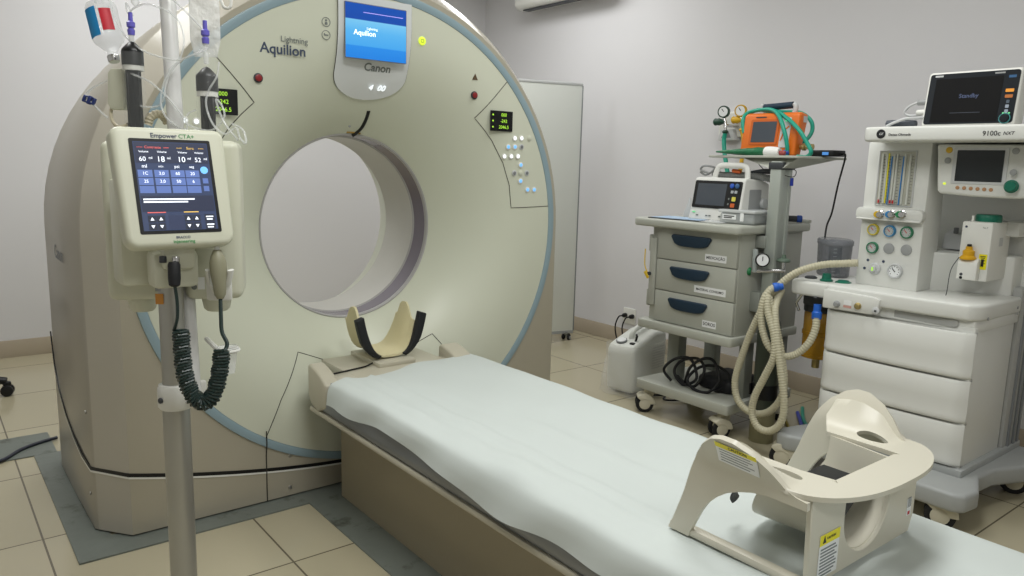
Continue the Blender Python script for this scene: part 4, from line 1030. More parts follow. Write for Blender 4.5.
grid(bm, rows); thicken(bm, .001); mk('film', bm, CLEARW, bp_)
# capped laryngoscope-like tube at the back right of the top
tb = thing('blue_capped_tube', 'dark tube with blue end cap on the right rear corner of cart top', 'tube', (3.62, 2.20, zt0))
mk('tube_body', cyl(B(), (3.56, 2.28, zt0+.022), (3.635, 2.195, zt0+.022), .016, 16, .003), DGREY, tb); mk('end_cap', cyl(B(), (3.632, 2.198, zt0+.022), (3.65, 2.178, zt0+.022), .019, 18, .004), mat('cap_blue', '#2b4fa0', .35), tb)

# ---- things on the upper tray
TZ = 1.433
vt = thing('transport_ventilator', 'orange transport ventilator with a small grey screen on the upper tray', 'ventilator', (3.45, 2.23, TZ))
ORANGE = mat('ventilator_orange', '#dd6f1c', 0.4, vary=.03)
VM = Matrix.Translation((3.43, 2.268, TZ)) @ Matrix.Rotation(math.radians(2), 4, 'Z')
prof = [(-.02, 0), (.045, 0), (.095, .205), (.035, .215), (.01, .205)]
mk('housing', prism(B(), prof, 'y', -.155, .155, .012, 3, M=VM), ORANGE, vt)
lean = Vector((.03, 0, .205)).normalized(); vl = VM.to_3x3()
def vp_(u, v): return VM @ (Vector((-.0205+.0300*v/.205, -u, v)))    # u right as read, v up
vx, vu = vl @ WX, vl @ lean
fr_ = mk('screen_frame', quad(B(), vp_(-.028, .118), vx, vu, .160, .128, .003, .008), mat('ventilator_rim', '#c75f16', .4), vt)
mk('screen', quad(B(), vp_(-.028, .118)+vx.cross(vu)*.003, vx, vu, .134, .104, .001, .003), SCRG, vt)
mk('side_plate', quad(B(), vp_(.090, .115), vx, vu, .052, .15, .003, .010), LGREY, vt)
mk('green_lamp', quad(B(), vp_(.098, .176)+vx.cross(vu)*.003, vx, vu, .026, .014, .003, .004), mat('green_screen', '#4fe08f', .4, vary=0, emit=1.2), vt)
mk('orange_stripe', tube(B(), [vp_(.072, .075)+vx.cross(vu)*.003, vp_(.085, .125)+vx.cross(vu)*.003, vp_(.108, .145)+vx.cross(vu)*.003], .004, 6), ORANGE, vt)
mk('brand_strip', quad(B(), vp_(-.055, .192)+vx.cross(vu)*.0005, vx, vu, .06, .006, .001), DGREY, vt)
mk('side_label', quad(B(), VM @ Vector((.06, -.156, .18)), vl @ XD, ZD, .036, .030, .001), LGREY, vt)
bm = B(); tube(bm, [VM @ Vector((.06, .075, .245)), VM @ Vector((.06, -.085, .252))], .017, 16); mk('grip', bm, HNAVY, vt)
for y in (.085, -.098):
    bm = B(); tube(bm, spline([VM @ Vector((.06, y*.9, .20)), VM @ Vector((.06, y, .225)), VM @ Vector((.06, y, .248)), VM @ Vector((.06, y*.9, .257))], 4), .013, 10); mk('handle_arm', bm, LGREY, vt)
mk('gas_fitting', lathe(B(), [(0, 0), (.012, 0), (.012, .02), (.018, .02), (.018, .032), (.011, .034), (.011, .055), (.015, .055), (.015, .072), (0, .072)], VM @ Vector((.035, -.150, .045)), vl @ -YD, 18), BRASS, vt)
HGREEN = mat('hose_green', '#1f9b83', .35, vary=0)
def gh(px, py, x): return X(px, py, x)
def hose(name, label, pts, r, m, cat='hose', grp=None):
    o = mk(name, tube(B(), spline(pts, 8), r, 12), m, None); tag(o, label, cat, grp); return o
hose('green_hose', 'green gas hose draped in loops over the orange ventilator', [gh(787, 156, 3.41), gh(787, 145, 3.40), gh(784, 130, 3.40), gh(779, 116, 3.43), gh(772, 110, 3.46), gh(760, 110, 3.48), gh(748, 113, 3.48), gh(743, 120, 3.44), gh(744, 133, 3.43)], .0100, HGREEN)
hose('green_hose', 'green gas hose hanging in a wide loop at the right of orange ventilator', [gh(744, 116, 3.50), gh(758, 110, 3.50), gh(775, 111, 3.47), gh(788, 119, 3.43), gh(799, 130, 3.40), gh(807, 143, 3.40), gh(811, 152, 3.40), gh(806, 157, 3.42), gh(797, 156.5, 3.42)], .0100, HGREEN)
hose('green_hose', 'green gas hose curling out behind the right side of ventilator handle', [gh(765, 111, 3.56), gh(785, 112, 3.58), gh(801, 113, 3.58), gh(811, 121, 3.58), gh(812, 131, 3.58), gh(806, 140, 3.56), gh(797, 143, 3.55), gh(792, 138, 3.55)], .0100, HGREEN)
# green bag with white end lying on the tray
gb = thing('resuscitator_bag', 'dark green packed bag with white taped end lying on the upper tray', 'bag', X(745, 154, 3.36))
a0, a1 = X(716, 156.0, 3.32), X(781, 154.0, 3.355); a0.z = a1.z = TZ+.016
dv = a1-a0
bm = B(); N = 16; rows = []
tube(bm, [a0+dv*(.82*k/N) for k in range(N+1)], [.005+.027*min(1, k/13)**.9*(1+.06*math.sin(k*2.1)) for k in range(N+1)], 14, hint=(0, 0, 1), sx=1.0, sy=.75)
mk('bag_body', bm, mat('bag_green', '#1f6b45', .35, vary=.3, scale=30, bump=.3), gb)
bm = B(); tube(bm, [a0+dv*(.78+.20*k/5) for k in range(6)], [.033, .0355, .035, .034, .031, .025], 14, hint=(0, 0, 1), sx=1, sy=.8); mk('white_end', bm, mat('tape_white', '#e9e9e6', .6, bump=.3), gb)
mk('red_tip', cyl(B(), a1-dv*.03+Vector((0, 0, -.003)), a1+dv*.06+Vector((0, 0, -.003)), .011, 12, .003), mat('tip_red', '#a04a48', .5), gb)
mk('valve', cyl(B(), X(783, 153, 3.40), X(789, 152, 3.41), .014, 14, .003), mat('valve_blue', '#2a4fa8', .4), gb)
# small black box with blue display at the tray's right end, and its lead
rt = thing('power_adapter', 'small black box with a blue display on the right end of the upper tray', 'adapter', X(829, 157, 3.53))
o = X(827, 157, 3.50); AM = Matrix.Translation((o.x, o.y, TZ)) @ Matrix.Rotation(math.radians(-6), 4, 'Z')
mk('case', box(B(), -.045, .05, -.065, .065, .0005, .030, .005, 2, M=AM), BLACK, rt)
mk('display', quad(B(), AM @ Vector((-.0455, -.022, .014)), AM.to_3x3() @ WX, ZD, .034, .014, .001), mat('display_blue', '#4f86c8', .3, vary=0, emit=.5), rt)
hose('hanging_cord', 'black cord hanging from the small black box down to the grey canister', [AM @ Vector((.02, -.066, .012)), AM @ Vector((.02, -.085, .0)), X(838, 185, 3.58), X(832, 212, 3.58), X(827, 225, 3.56), X(825, 237, 3.53)], .0045, BLACK, 'cord')
hose('thin_cord', 'thin black cord looping beneath the upper tray at the cart post', [X(757, 162, 3.33), X(766, 171, 3.32), X(780, 174, 3.31), X(793, 177, 3.33), X(796, 171, 3.37), X(789, 168, 3.4)], .002, BLACK, 'cord')
bt_ = mk('cable_clip', cyl(B(), X(792, 178, 3.34), X(791.5, 186, 3.34), .008, 10, .002), mat('clip_blue', '#2338a0', .4), None); tag(bt_, 'small blue clip hanging from the cord under the upper tray', 'clip')
# ---- gas outlets on the wall with two regulators
WXR = 4.29
go = thing('gas_outlet_panel', 'white wall gas outlet plate behind the orange ventilator', 'gas outlet', (WXR, 3.14, 1.60))
c_ = X(733, 125, WXR-.02)
mk('back_plate', prism(B(), rrect(c_.y-.115, c_.y+.10, c_.z-.08, c_.z+.085, .025), 'x', WXR-.04, WXR-.001, .012, 3), WHITE, go)
mk('outlet_box', prism(B(), [(c_.y-.06, c_.z-.10), (c_.y+.075, c_.z-.10), (c_.y+.055, c_.z-.03), (c_.y-.04, c_.z-.03)], 'x', WXR-.075, WXR-.001, .006, 2), LGREY, go)
mk('triangle_mark', prism(B(), [(c_.y-.030, c_.z-.085), (c_.y+.045, c_.z-.085), (c_.y+.028, c_.z-.048), (c_.y-.012, c_.z-.048)], 'x', WXR-.0765, WXR-.074, .0), MGREY, go)
def regulator(label, gpx, gpy, kpx, kpy, body, x, hosepx, hm, hl):
    t = thing('gas_regulator', label, 'regulator', X(gpx, gpy, x))
    g = X(gpx, gpy, x); n = Vector((-.95, -.25, 0)).normalized()
    bm = B(); lathe(bm, [(0, 0), (.034, 0), (.038, .006), (.038, .030), (.034, .034), (.031, .030), (0, .030)], g, n, 28); mk('gauge_case', bm, body, t)
    fc = mk('gauge_face', disc(B(), g+n*.0305, n, .030, .001, 0, 24), LABW, t)
    px_ = n.cross(ZD).normalized(); mk('needle', tube(B(), [g+n*.0325-px_*.004, g+n*.0325+px_*.010+ZD*.018], .0022, 5), BLACKT, fc)
    mk('stem', tube(B(), [g+n*.012-ZD*.036, X(gpx+1, kpy, x)+n*.012, X(gpx+1, kpy+9, x)+n*.012], .010, 10), CHROME, t)
    k = X(kpx, kpy, x); mk('knob', lathe(B(), [(0, -.035), (.020, -.035), (.024, -.028), (.021, -.012), (.024, .0), (.016, .022), (.010, .045), (0, .045)], k+n*.012, -YD, 20), body, t)
    j = X(gpx+1, kpy+9, x)+n*.012
    mk('nut', lathe(B(), [(0, 0), (.015, .002), (.022, .012), (.015, .022), (0, .024)], j-ZD*.018, seg=8), body, t)
    mk('wall_stub', tube(B(), [j+ZD*.035, Vector((WXR-.03, j.y-.02, j.z+.035))], .010, 8), CHROME, t)
    return j
DGRN = mat('regulator_green', '#1d4233', .4); RYEL = mat('regulator_yellow', '#d8ab22', .4)
j1 = regulator('dark green gas regulator with round gauge at left on the wall outlet', 725, 112, 720, 122, DGRN, 4.16, 0, 0, 0)
j2 = regulator('yellow gas regulator with round gauge at right on the wall outlet', 742, 111, 738, 120, RYEL, 4.18, 0, 0, 0)
hose('gas_hose', 'green hose dropping from the dark green wall regulator behind defibrillator', [j1-ZD*.015, X(724, 140, 4.15), X(724.5, 152, 4.14), X(726.5, 166, 4.12), X(730, 190, 4.12), X(733, 225, 4.15)], .014, HGREEN)
hose('gas_hose', 'yellow hose dropping from the yellow wall regulator behind defibrillator', [j2-ZD*.015, X(743.5, 140, 4.17), X(742.5, 155, 4.16), X(740, 172, 4.15), X(738, 200, 4.15), X(739, 228, 4.16)], .013, RYEL)
# black leads and a dark case on the lower shelf of the cart
hose('tangled_lead', 'black tangled leads looped on the left of cart lower shelf', [(3.22, 2.62, .20), (3.20, 2.66, .26), (3.22, 2.60, .33), (3.25, 2.52, .34), (3.23, 2.46, .25), (3.22, 2.54, .20), (3.24, 2.62, .25), (3.25, 2.58, .32), (3.26, 2.48, .35), (3.24, 2.42, .30), (3.22, 2.46, .21), (3.25, 2.55, .20), (3.27, 2.62, .22)], .008, RUBBER, 'cable', 'black leads on the lower shelf')
hose('tangled_lead', 'black leads heaped in the middle of cart lower shelf by the dark pouch', [(3.25, 2.55, .20), (3.22, 2.50, .30), (3.24, 2.44, .36), (3.26, 2.38, .36), (3.25, 2.33, .27), (3.22, 2.37, .20), (3.20, 2.45, .20), (3.22, 2.51, .24), (3.26, 2.46, .31), (3.28, 2.36, .33), (3.30, 2.30, .28), (3.28, 2.35, .20), (3.32, 2.45, .20)], .008, RUBBER, 'cable', 'black leads on the lower shelf')
pu = mk('dark_pouch', box(B(), 3.28, 3.55, 2.28, 2.50, .189, .265, .03, 4), mat('pouch_black', '#1b1c20', .6, bump=.4, bscale=25), None); tag(pu, 'soft black pouch lying on the lower shelf of cart', 'pouch')

# ================================================================== OXYGEN CYLINDER BEHIND THE HOSES
ox = Vector((3.315, 2.10, 0))
oc = thing('oxygen_cylinder', 'dark green gas cylinder with gauge and valve beside the grey cart', 'gas cylinder', ox)
OXG = mat('cylinder_green', '#3d443a', .4, vary=.15, scale=12); OLV = mat('cylinder_olive', '#8a8566', .5, vary=.1)
mk('bottle', lathe(B(), [(0, .004), (.050, .004), (.058, .015), (.058, .56), (.050, .62), (.028, .66), (.020, .675), (.020, .75), (0, .75)], ox, seg=28), OXG, oc)
mk('foot_ring', lathe(B(), [(0, 0), (.0605, 0), (.0605, .15), (.0582, .16), (0, .16)], ox, seg=28), OLV, oc)
mk('strap', lathe(B(), [(.0585, .225), (.0620, .226), (.0620, .300), (.0585, .301)], ox, seg=28), BLACK, oc)
mk('strap_tail', box(B(), ox.x-.05, ox.x+.01, ox.y+.05, 2.16, .235, .295, .004), BLACK, oc)
gz = .86
mk('valve_stem', tube(B(), [ox+ZD*.745, ox+ZD*.875], .013, 12), CHROME, oc)
pa, pb_ = X(747, 271, 3.25), X(783, 270, 3.31)
mk('crossbar', tube(B(), [X(752, 271, 3.25), X(785, 271, 3.31)], .010, 10), CHROME, oc)
mk('flow_knob', lathe(B(), [(0, 0), (.018, 0), (.021, .006), (.021, .030), (.017, .036), (0, .036)], X(751, 271.5, 3.25), (-.5, .85, 0), 18), mat('knob_green', '#1c7a45', .4), oc)
mk('flow_tube', cyl(B(), X(754.5, 272, 3.25), X(755.5, 249, 3.25), .013, 14, .003), mat('flow_clear', '#cfd8d6', .1, alpha=.55, vary=0), oc)
gg = X(762, 260, 3.25); n = Vector((-.75, -.65, .1)).normalized()
gc = mk('gauge_case', lathe(B(), [(0, 0), (.030, 0), (.034, .005), (.034, .024), (.030, .026), (.028, .022), (0, .022)], gg, n, 26), BLACK, oc)
mk('gauge_face', disc(B(), gg+n*.0225, n, .028, .001, 0, 24), LABW, gc); mk('gauge_needle', tube(B(), [gg+n*.0245-ZD*.004, gg+n*.0245+ZD*.017], .002, 5), BLACKT, gc)
hw_ = X(783.5, 262, 3.31)
bm = B(); lathe(bm, [(0, 0), (.030, 0), (.034, .006), (.030, .014), (.012, .020), (.009, .036), (0, .036)], hw_-ZD*.0, seg=12); mk('hand_wheel', bm, mat('wheel_green', '#5d6e60', .4), oc)
mk('wheel_stem', tube(B(), [hw_-ZD*.045, hw_+ZD*.004], .010, 10), CHROME, oc)

# ================================================================== ANAESTHESIA MACHINE
am = thing('anaesthesia_machine', 'large white anaesthesia workstation with drawers, gauges and flow tubes on a grey wheeled base', 'anaesthesia machine', (3.42, 1.35, 0))
AW = WHITEM; ABASE = mat('machine_base_grey', '#a6a9a8', .4, vary=.03); AGREY = mat('machine_side_grey', '#a9aaa7', .45)
# wheeled base
bpts = [(3.005, 1.075), (3.03, 1.035), (3.12, 1.025), (3.28, 1.085), (3.42, 1.075), (3.62, .99), (3.80, .98), (3.83, 1.02), (3.83, 1.80), (3.30, 1.84), (3.14, 1.88), (3.06, 1.86), (3.05, 1.80), (3.10, 1.70), (3.10, 1.34), (3.03, 1.30), (3.005, 1.24)]
mk('wheeled_base', prism(B(), bpts, 'z', .095, .172, .016, 3), ABASE, am)
mk('base_plinth', box(B(), 3.19, 3.82, 1.12, 1.76, .165, .20, .006), ABASE, am)
for x, y, ro in ((3.075, 1.115, PI-1.18), (3.70, 1.07, PI-1.18), (3.10, 1.82, 2.0), (3.74, 1.76, 2.2)): caster(am, x, y, .10, r=.056, rot=ro)
# drawer cabinet with bowed fronts
CY0_, CY1_ = 1.138, 1.755
mk('cabinet_body', box(B(), 3.215, 3.62, CY0_+.004, CY1_, .195, .775, .008), AW, am)
def bow(y): u = (y-(CY0_+CY1_)/2)/((CY1_-CY0_)/2); return 3.196-.020*(1-u*u)
for i, (z0, z1) in enumerate(((.568, .752), (.388, .560), (.206, .380))):
    rows = []
    ys = [CY0_+(CY1_-CY0_)*k/24 for k in range(25)]
    for dx, z in ((.024, z0), (.006, z0), (.001, z0+.004), (-.0015, z0+.012), (-.0005, z0+.026), (.0025, z0+.045), (0, z0+.085), (0, z1-.006), (.004, z1), (.024, z1)):
        rows.append([Vector((bow(y)+dx+.022*max(0, abs((y-(CY0_+CY1_)/2)/((CY1_-CY0_)/2))-.93)/.07, y, z)) for y in ys])
    bm = grid(B(), rows); bmesh.ops.holes_fill(bm, edges=bm.edges[:])
    mk('drawer', bm, AW, am, sharp=50)
# worktop with rounded front and the control corner
def desk_poly(e=0): return [(3.62, 1.125-e), (3.27, 1.125-e), (3.225-e, 1.135-e*.7), (3.195-e, 1.165), (3.180-e, 1.30), (3.176-e, 1.46), (3.180-e, 1.62), (3.19-e, 1.74), (3.20, 1.762+e), (3.62, 1.765+e)]
mk('worktop', prism(B(), desk_poly(), 'z', .800, .866, .012, 3), AW, am)
mk('worktop_skirt', prism(B(), [(3.62, 1.131), (3.27, 1.131), (3.22, 1.15), (3.21, 1.30), (3.205, 1.52), (3.20, 1.755), (3.62, 1.755)], 'z', .758, .802, .004, 2), AW, am)
cp_ = prism(B(), [(1.755, .846), (1.53, .842), (1.50, .835), (1.505, .790), (1.53, .766), (1.755, .762)], 'x', 3.166, 3.21, .006, 2)
cpn = mk('control_corner', cp_, AW, am)
for px, py, c in ((837, 304, GREY), (858, 306, BRASS)):
    q = X(px, py, 3.166); k = mk('selector_knob', lathe(B(), [(0, 0), (.015, 0), (.015, .004), (.011, .006), (.010, .016), (0, .017)], q, -XD, 18), c, cpn)
q = X(847.5, 304, 3.1655); mk('control_label', quad(B(), q+ZD*.006, WX, ZD, .035, .020, .0006), LABW, cpn); mk('red_label', quad(B(), q-ZD*.012, WX, ZD, .036, .010, .0006), mat('pale_red', '#c99a90', .5, vary=0), cpn)
q = X(876, 311, 3.166); k = mk('power_switch', lathe(B(), [(0, 0), (.016, 0), (.016, .004), (.012, .007), (0, .007)], q, -XD, 20), LGREY, cpn); mk('switch_symbol', quad(B(), q-XD*.0072, WX, ZD, .010, .008, .0006), DGREY, k)
mk('recess_shade_plate', quad(B(), Vector((3.2085, 1.34, .782)), WX, ZD, .27, .028, .002, .01), AGREY, am)  # flat plate, its grey paints the shade of a recess under the worktop
for z in (.80, .825): mk('side_screw', disc(B(), Vector((3.575, 1.125, z)), -YD, .006, .003, .001, 12), GREY, am)
q = Vector((3.27, 1.1245, .81)); mk('side_screw', disc(B(), q, -YD, .007, .003, .001, 12), GREY, am)
mk('side_rail_column', box(B(), 3.63, 3.83, 1.13, 1.80, .17, .90, .01), AGREY, am)
for x in (3.68, 3.74, 3.79): mk('rail_groove', box(B(), x-.008, x+.008, 1.122, 1.132, .175, .90, .001), MGREY, am)
# gauge column
KY0, KY1, KX = 1.432, 1.702, 3.335
mk('gauge_column', box(B(), KX, 3.50, KY0, KY1, .864, 1.495, .008), AW, am)
# flow tube window
wl, wr = X(881, 152, KX).y, X(917.5, 152, KX).y; wt, wb = X(899, 151, KX).z, X(899, 206, KX).z
wc = Vector((KX, (wl+wr)/2, (wt+wb)/2)); ww, wh = wl-wr, wt-wb
fw_ = mk('flow_window', quad(B(), wc+XD*.001, WX, ZD, ww, wh, .0035, .003), mat('window_grey', '#b8b8ac', .4), am)
mk('window_frame', tube(B(), [wc+Vector((-.003, a*ww/2, b*wh/2)) for a, b in ((-1, -1), (1, -1), (1, 1), (-1, 1))], .004, 6, True), LGREY, am)
def wv_(u, v): return wc+Vector((-.0055, ww/2-u*ww, wh/2-v*wh))
for u in (.10, .22, .42, .50, .72, .86):
    mk('flow_tube', tube(B(), [wv_(u, .06), wv_(u, .97)], .0048, 10), mat('flow_glass', '#dfe2da', .1, vary=0, alpha=.8) if u == .10 else MATS['flow_glass'], fw_)
for u in (.16, .30, .58, .94): mk('flow_scale', lines(B(), wv_(u, 0)-XD*.0008, WX, ZD, [(-.005, .005 if i % 2 else .002, -wh*(.10+.84*i/15)) for i in range(16)], .0016), DGREY, fw_)
mk('yellow_line', box(B(), KX-.008, KX-.004, wv_(.27, 0).y-.002, wv_(.27, 0).y+.002, wb+.01, wt-.01), YEL, fw_)
mk('blue_frame', tube(B(), [wv_(a, b)-XD*.003 for a, b in ((.36, .10), (.68, .10), (.66, .98), (.34, .98))], .0028, 6, True), mat('frame_blue', '#2f7cc0', .4, vary=0), fw_)
for u in (.10, .42, .50): mk('flow_float', cyl(B(), wv_(u, .96)-XD*.004, wv_(u, .90)-XD*.004, .004, 8), RED, fw_)
# knob rail
rl = [X(863, 213, KX), X(920, 218, KX)]
bm = prism(B(), rrect(KY0-.004, KY1+.016, 1.158, 1.212, .022), 'x', KX-.028, KX+.01, .008, 2); kr = mk('knob_rail', bm, AW, am)
mk('rail_tray', box(B(), KX-.034, KX, KY0+.002, KY1+.008, 1.158, 1.166, .004), AW, am)
for px, c in ((880, '#d9b524'), (891.5, '#3d86c0'), (902, '#2a8a57')):
    q = X(px, 214.3, KX-.028); k = mk('flow_knob', lathe(B(), [(0, 0), (.018, 0), (.018, .006), (.013, .008), (.0125, .026), (.010, .030), (0, .030)], q, Vector((-1, -.25, .0)), 20), CHROME, kr)
    mk('knob_collar', lathe(B(), [(0, 0), (.0145, 0), (.0145, .010), (.0125, .012), (0, .012)], q-XD*.014+YD*.004, Vector((-1, -.25, 0)), 20), mat('collar_'+c[1:], c, .35, vary=0), k)
def gauge(px, py, r, ringc, face=LABW, nm='pressure_gauge'):
    q = X(px, py, KX); n = -XD
    g = mk(nm, lathe(B(), [(0, 0), (r, 0), (r, .012), (r*.93, .016), (r*.80, .016), (r*.78, .011), (0, .011)], q, n, 28), ringc, am)
    f = mk('gauge_face', disc(B(), q+n*.0112, n, r*.77, .0008, 0, 24), face, g)
    if face is not LABW and face is not mat_face: return g
    mk('gauge_needle', tube(B(), [q+n*.0128+WX*r*.12-ZD*r*.1, q+n*.0128-WX*r*.3+ZD*r*.35], r*.06, 5), RED if nm == 'pressure_gauge' else BLACKT, f)
    bm = B()
    for a in range(9):
        th = math.radians(220-a*32.5); c = q+n*.0122+(WX*math.cos(th)+ZD*math.sin(th))*r*.6; quad(bm, c, WX, ZD, r*.10, r*.10, .0005)
    mk('gauge_scale', bm, DGREY, f); return g
mat_face = mat('gauge_face_grey', '#b9bdba', .4, vary=0)
GY_, GB_, GG_ = mat('gauge_yellow', '#c9b83a', .4), mat('gauge_blue', '#3f86b4', .4), mat('gauge_green', '#2d7a57', .4)
gauge(874, 229.5, .0255, GY_, mat_face); gauge(890.5, 231, .0255, GB_, mat_face); gauge(907.5, 232.5, .0265, GG_, mat_face); gauge(873, 247.5, .0255, GG_, mat_face)
for px, py in ((889, 248.5), (906.5, 250)): 
    mk('blank_cover', disc(B(), X(px, py, KX), -XD, .0235, .005, .002, 26), GREY, am)
q = X(875, 268.5, KX); k = mk('selector_dial', lathe(B(), [(0, 0), (.026, 0), (.026, .006), (.022, .010), (.013, .011), (.012, .024), (0, .025)], q, -XD, 24), LGREY, am); mk('dial_marker', quad(B(), q-XD*.0255, WX, ZD, .006, .016, .001), LEDG, k)
for px, py, sy in ((864.5, 268, .9), (868, 260, .9), (883.5, 261.5, .9)): mk('dial_symbol', disc(B(), X(px, py, KX), -XD, .0062, .001, 0, 14), NAVYT, am)
gauge(895.5, 271, .0325, LGREY, LABW, 'airway_gauge')
# top shelf
mk('top_shelf', prism(B(), [(3.155, 1.625), (3.145, 1.60), (3.145, .90), (3.80, .90), (3.80, 1.64), (3.17, 1.64)], 'z', 1.490, 1.549, .010, 3), AW, am)
SF = 3.1445
q = X(881, 134, SF); lg = mk('round_emblem', disc(B(), q, -XD, .0185, .001, 0, 28), BLACKT, am)
text('emblem_lettering', 'GE', q-XD*.0011, WX, ZD, LABW, lg, width=.017, shear=.35)
q = X(899.5, 134.7, SF); text('maker_lettering', 'Datex-Ohmeda', q-XD*.0003, WX, ZD, BLACKT, am, width=.088, bold=.012)
q = X(991.5, 133.5, SF); text('model_lettering', '9100c', q-XD*.0003, WX, ZD, BLACKT, am, width=.060, bold=.008)
q = X(1008.5, 133.3, SF); text('model_lettering', 'NXT', q-XD*.0003, WX, ZD, BLACKT, am, width=.038, shear=.25, bold=.008)
# rear body behind the recess
mk('rear_panel', box(B(), 3.70, 3.80, .92, 1.72, .86, 1.495, .006), AW, am)
mk('back_box', prism(B(), [(3.465, 1.434), (3.60, 1.165), (3.72, 1.165), (3.72, 1.50), (3.465, 1.50)], 'z', .864, 1.03, .006, 2), AW, am)
mk('recess_block', prism(B(), [(3.62, 1.035), (3.70, 1.035), (3.70, 1.12), (3.64, 1.10)], 'y', 1.30, 1.47, .006, 2), LGREY, am)
mk('red_tag', quad(B(), Vector((3.622, 1.34, 1.068)), WX, ZD, .05, .016, .002), mat('tag_red', '#b5493c', .5, vary=0), am)
mk('block_plug', cyl(B(), (3.66, 1.43, 1.10), (3.66, 1.43, 1.13), .010, 12, .002), MGREY, am)
# ventilator display head
DX = 3.315
def dpy(px, py): p = X(px, py, DX); return (p.y, p.z)
pts = [dpy(937, 144), dpy(936.5, 190), dpy(939, 193.5), dpy(970, 196.5), dpy(1003, 198.5), (dpy(1016, 199)[0], dpy(1016, 199)[1]), (.97, 1.287), (.965, 1.48)]
hd_ = mk('display_head', prism(B(), pts, 'x', DX, 3.55, .012, 3), AW, am)
mk('head_side_pod', prism(B(), [(1.04, 1.285), (.96, 1.285), (.96, 1.485), (1.02, 1.485), (1.05, 1.40)], 'x', DX-.016, DX+.05, .010, 2), AW, hd_)
sb_ = [X(*q, DX) for q in ((956.5, 149.5), (1006, 149.5), (1003.5, 183.5), (954.5, 181.5))]
bz = mk('screen_bezel', quad(B(), sum(sb_, Vector())/4-XD*.0, WX, ZD, (sb_[0]-sb_[1]).length*1.12, (sb_[0]-sb_[3]).length*1.12, .003, .004), LGREY, hd_)
mk('dark_screen', quad(B(), sum(sb_, Vector())/4-XD*.003, WX, ZD, (sb_[0]-sb_[1]).length*.96, (sb_[0]-sb_[3]).length*.96, .001, .002), mat('screen_off', '#23282a', .15, vary=0), bz)
for px, py, m in ((949.5, 150, mat('key_amber', '#d9b032', .4, vary=0)), (948, 160.5, GREY), (1016, 151, GREY), (1013.5, 172.5, GREY)): mk('alarm_key', lathe(B(), [(0, 0), (.0125, 0), (.012, .004), (.008, .006), (0, .006)], X(px, py, DX-(.016 if px > 1010 else 0)), -XD, 18), m, hd_)
for i in range(6): mk('menu_key', disc(B(), X(957.5+6.7*i, 187.6+.45*i, DX), -XD, .0075, .003, .001, 16), mat('key_brown', '#b58a63', .4, vary=0) if i == 0 else MATS['key_brown'], hd_)
mk('power_light', quad(B(), X(944.5, 183.5, DX), WX, ZD, .010, .008, .002), YGLOW, hd_)
mk('rotary_knob', lathe(B(), [(0, 0), (.025, 0), (.025, .006), (.021, .008), (.020, .022), (.017, .026), (0, .026)], X(1011.5, 186.5, DX-.016), Vector((-1, -.15, 0)), 26), mat('knob_teal', '#17705a', .35, vary=0), hd_)
# absorber arm with green knobs and blue cuffs
ARM0, ARM1 = 1.757, 1.962
arm = mk('absorber_arm', prism(B(), [(3.21, ARM0), (3.62, ARM0), (3.62, 1.86), (3.44, ARM1-.01), (3.27, ARM1), (3.215, ARM1-.02), (3.20, ARM1-.06)], 'z', .795, .862, .012, 3), AW, am)
TEAL = MATS['knob_teal']
for px, py, r, h in ((826.5, 279, .025, .036), (844, 275.5, .030, .016)):
    q = X(px, py, 3.30); q.z = .861
    mk('absorber_knob', lathe(B(), [(0, 0), (r*1.15, 0), (r*1.15, .008), (r*.85, .012), (r*.72, h), (0, h+.002)], q, ZD, 20), TEAL, arm)
q = X(811, 277, 3.32); q.z = .861; mk('relief_valve', lathe(B(), [(0, 0), (.028, 0), (.028, .008), (.020, .012), (0, .012)], q, ZD, 20), DGREY, arm)
q = X(815, 297.5, 3.2); mk('arm_mark', box(B(), q.x-.001, q.x+.006, q.y-.006, q.y+.006, q.z-.0015, q.z+.0015), MGREY, arm)
CUFF = mat('cuff_blue', '#2868cf', .4, vary=.03)
# suspended mechanism and amber absorbent canister under the arm
mk('arm_bracket', box(B(), 3.30, 3.50, 1.80, 1.93, .735, .80, .01), DGREY, am)
for x, y in ((3.30, 1.925), (3.42, 1.94)): mk('hanger_rod', tube(B(), [(x, y, .80), (x-.01, y+.03, .74), (x+.02, y+.03, .70)], .007, 8), CHROME, am)
ac = Vector((3.40, 1.885, 0))
cnst = mk('absorbent_canister', lathe(B(), [(0, .475), (.068, .475), (.076, .485), (.076, .69), (.070, .70), (0, .70)], ac, seg=28), AMBER, am, label='amber absorbent canister')
mk('absorbent_granules', lathe(B(), [(0, .49), (.066, .49), (.066, .63), (0, .64)], ac, seg=24), AMBERD, cnst)
for z in (.475, .585): mk('canister_band', lathe(B(), [(.0765, z), (.080, z+.002), (.080, z+.018), (.0765, z+.020)], ac, seg=28), AMBER, cnst)
mk('canister_top', lathe(B(), [(0, .70), (.080, .70), (.080, .735), (0, .735)], ac, seg=28), DGREY, cnst)
mk('drain_tap', cyl(B(), (3.39, 1.885, .42), (3.39, 1.885, .475), .018, 14, .004), BRASS, cnst)
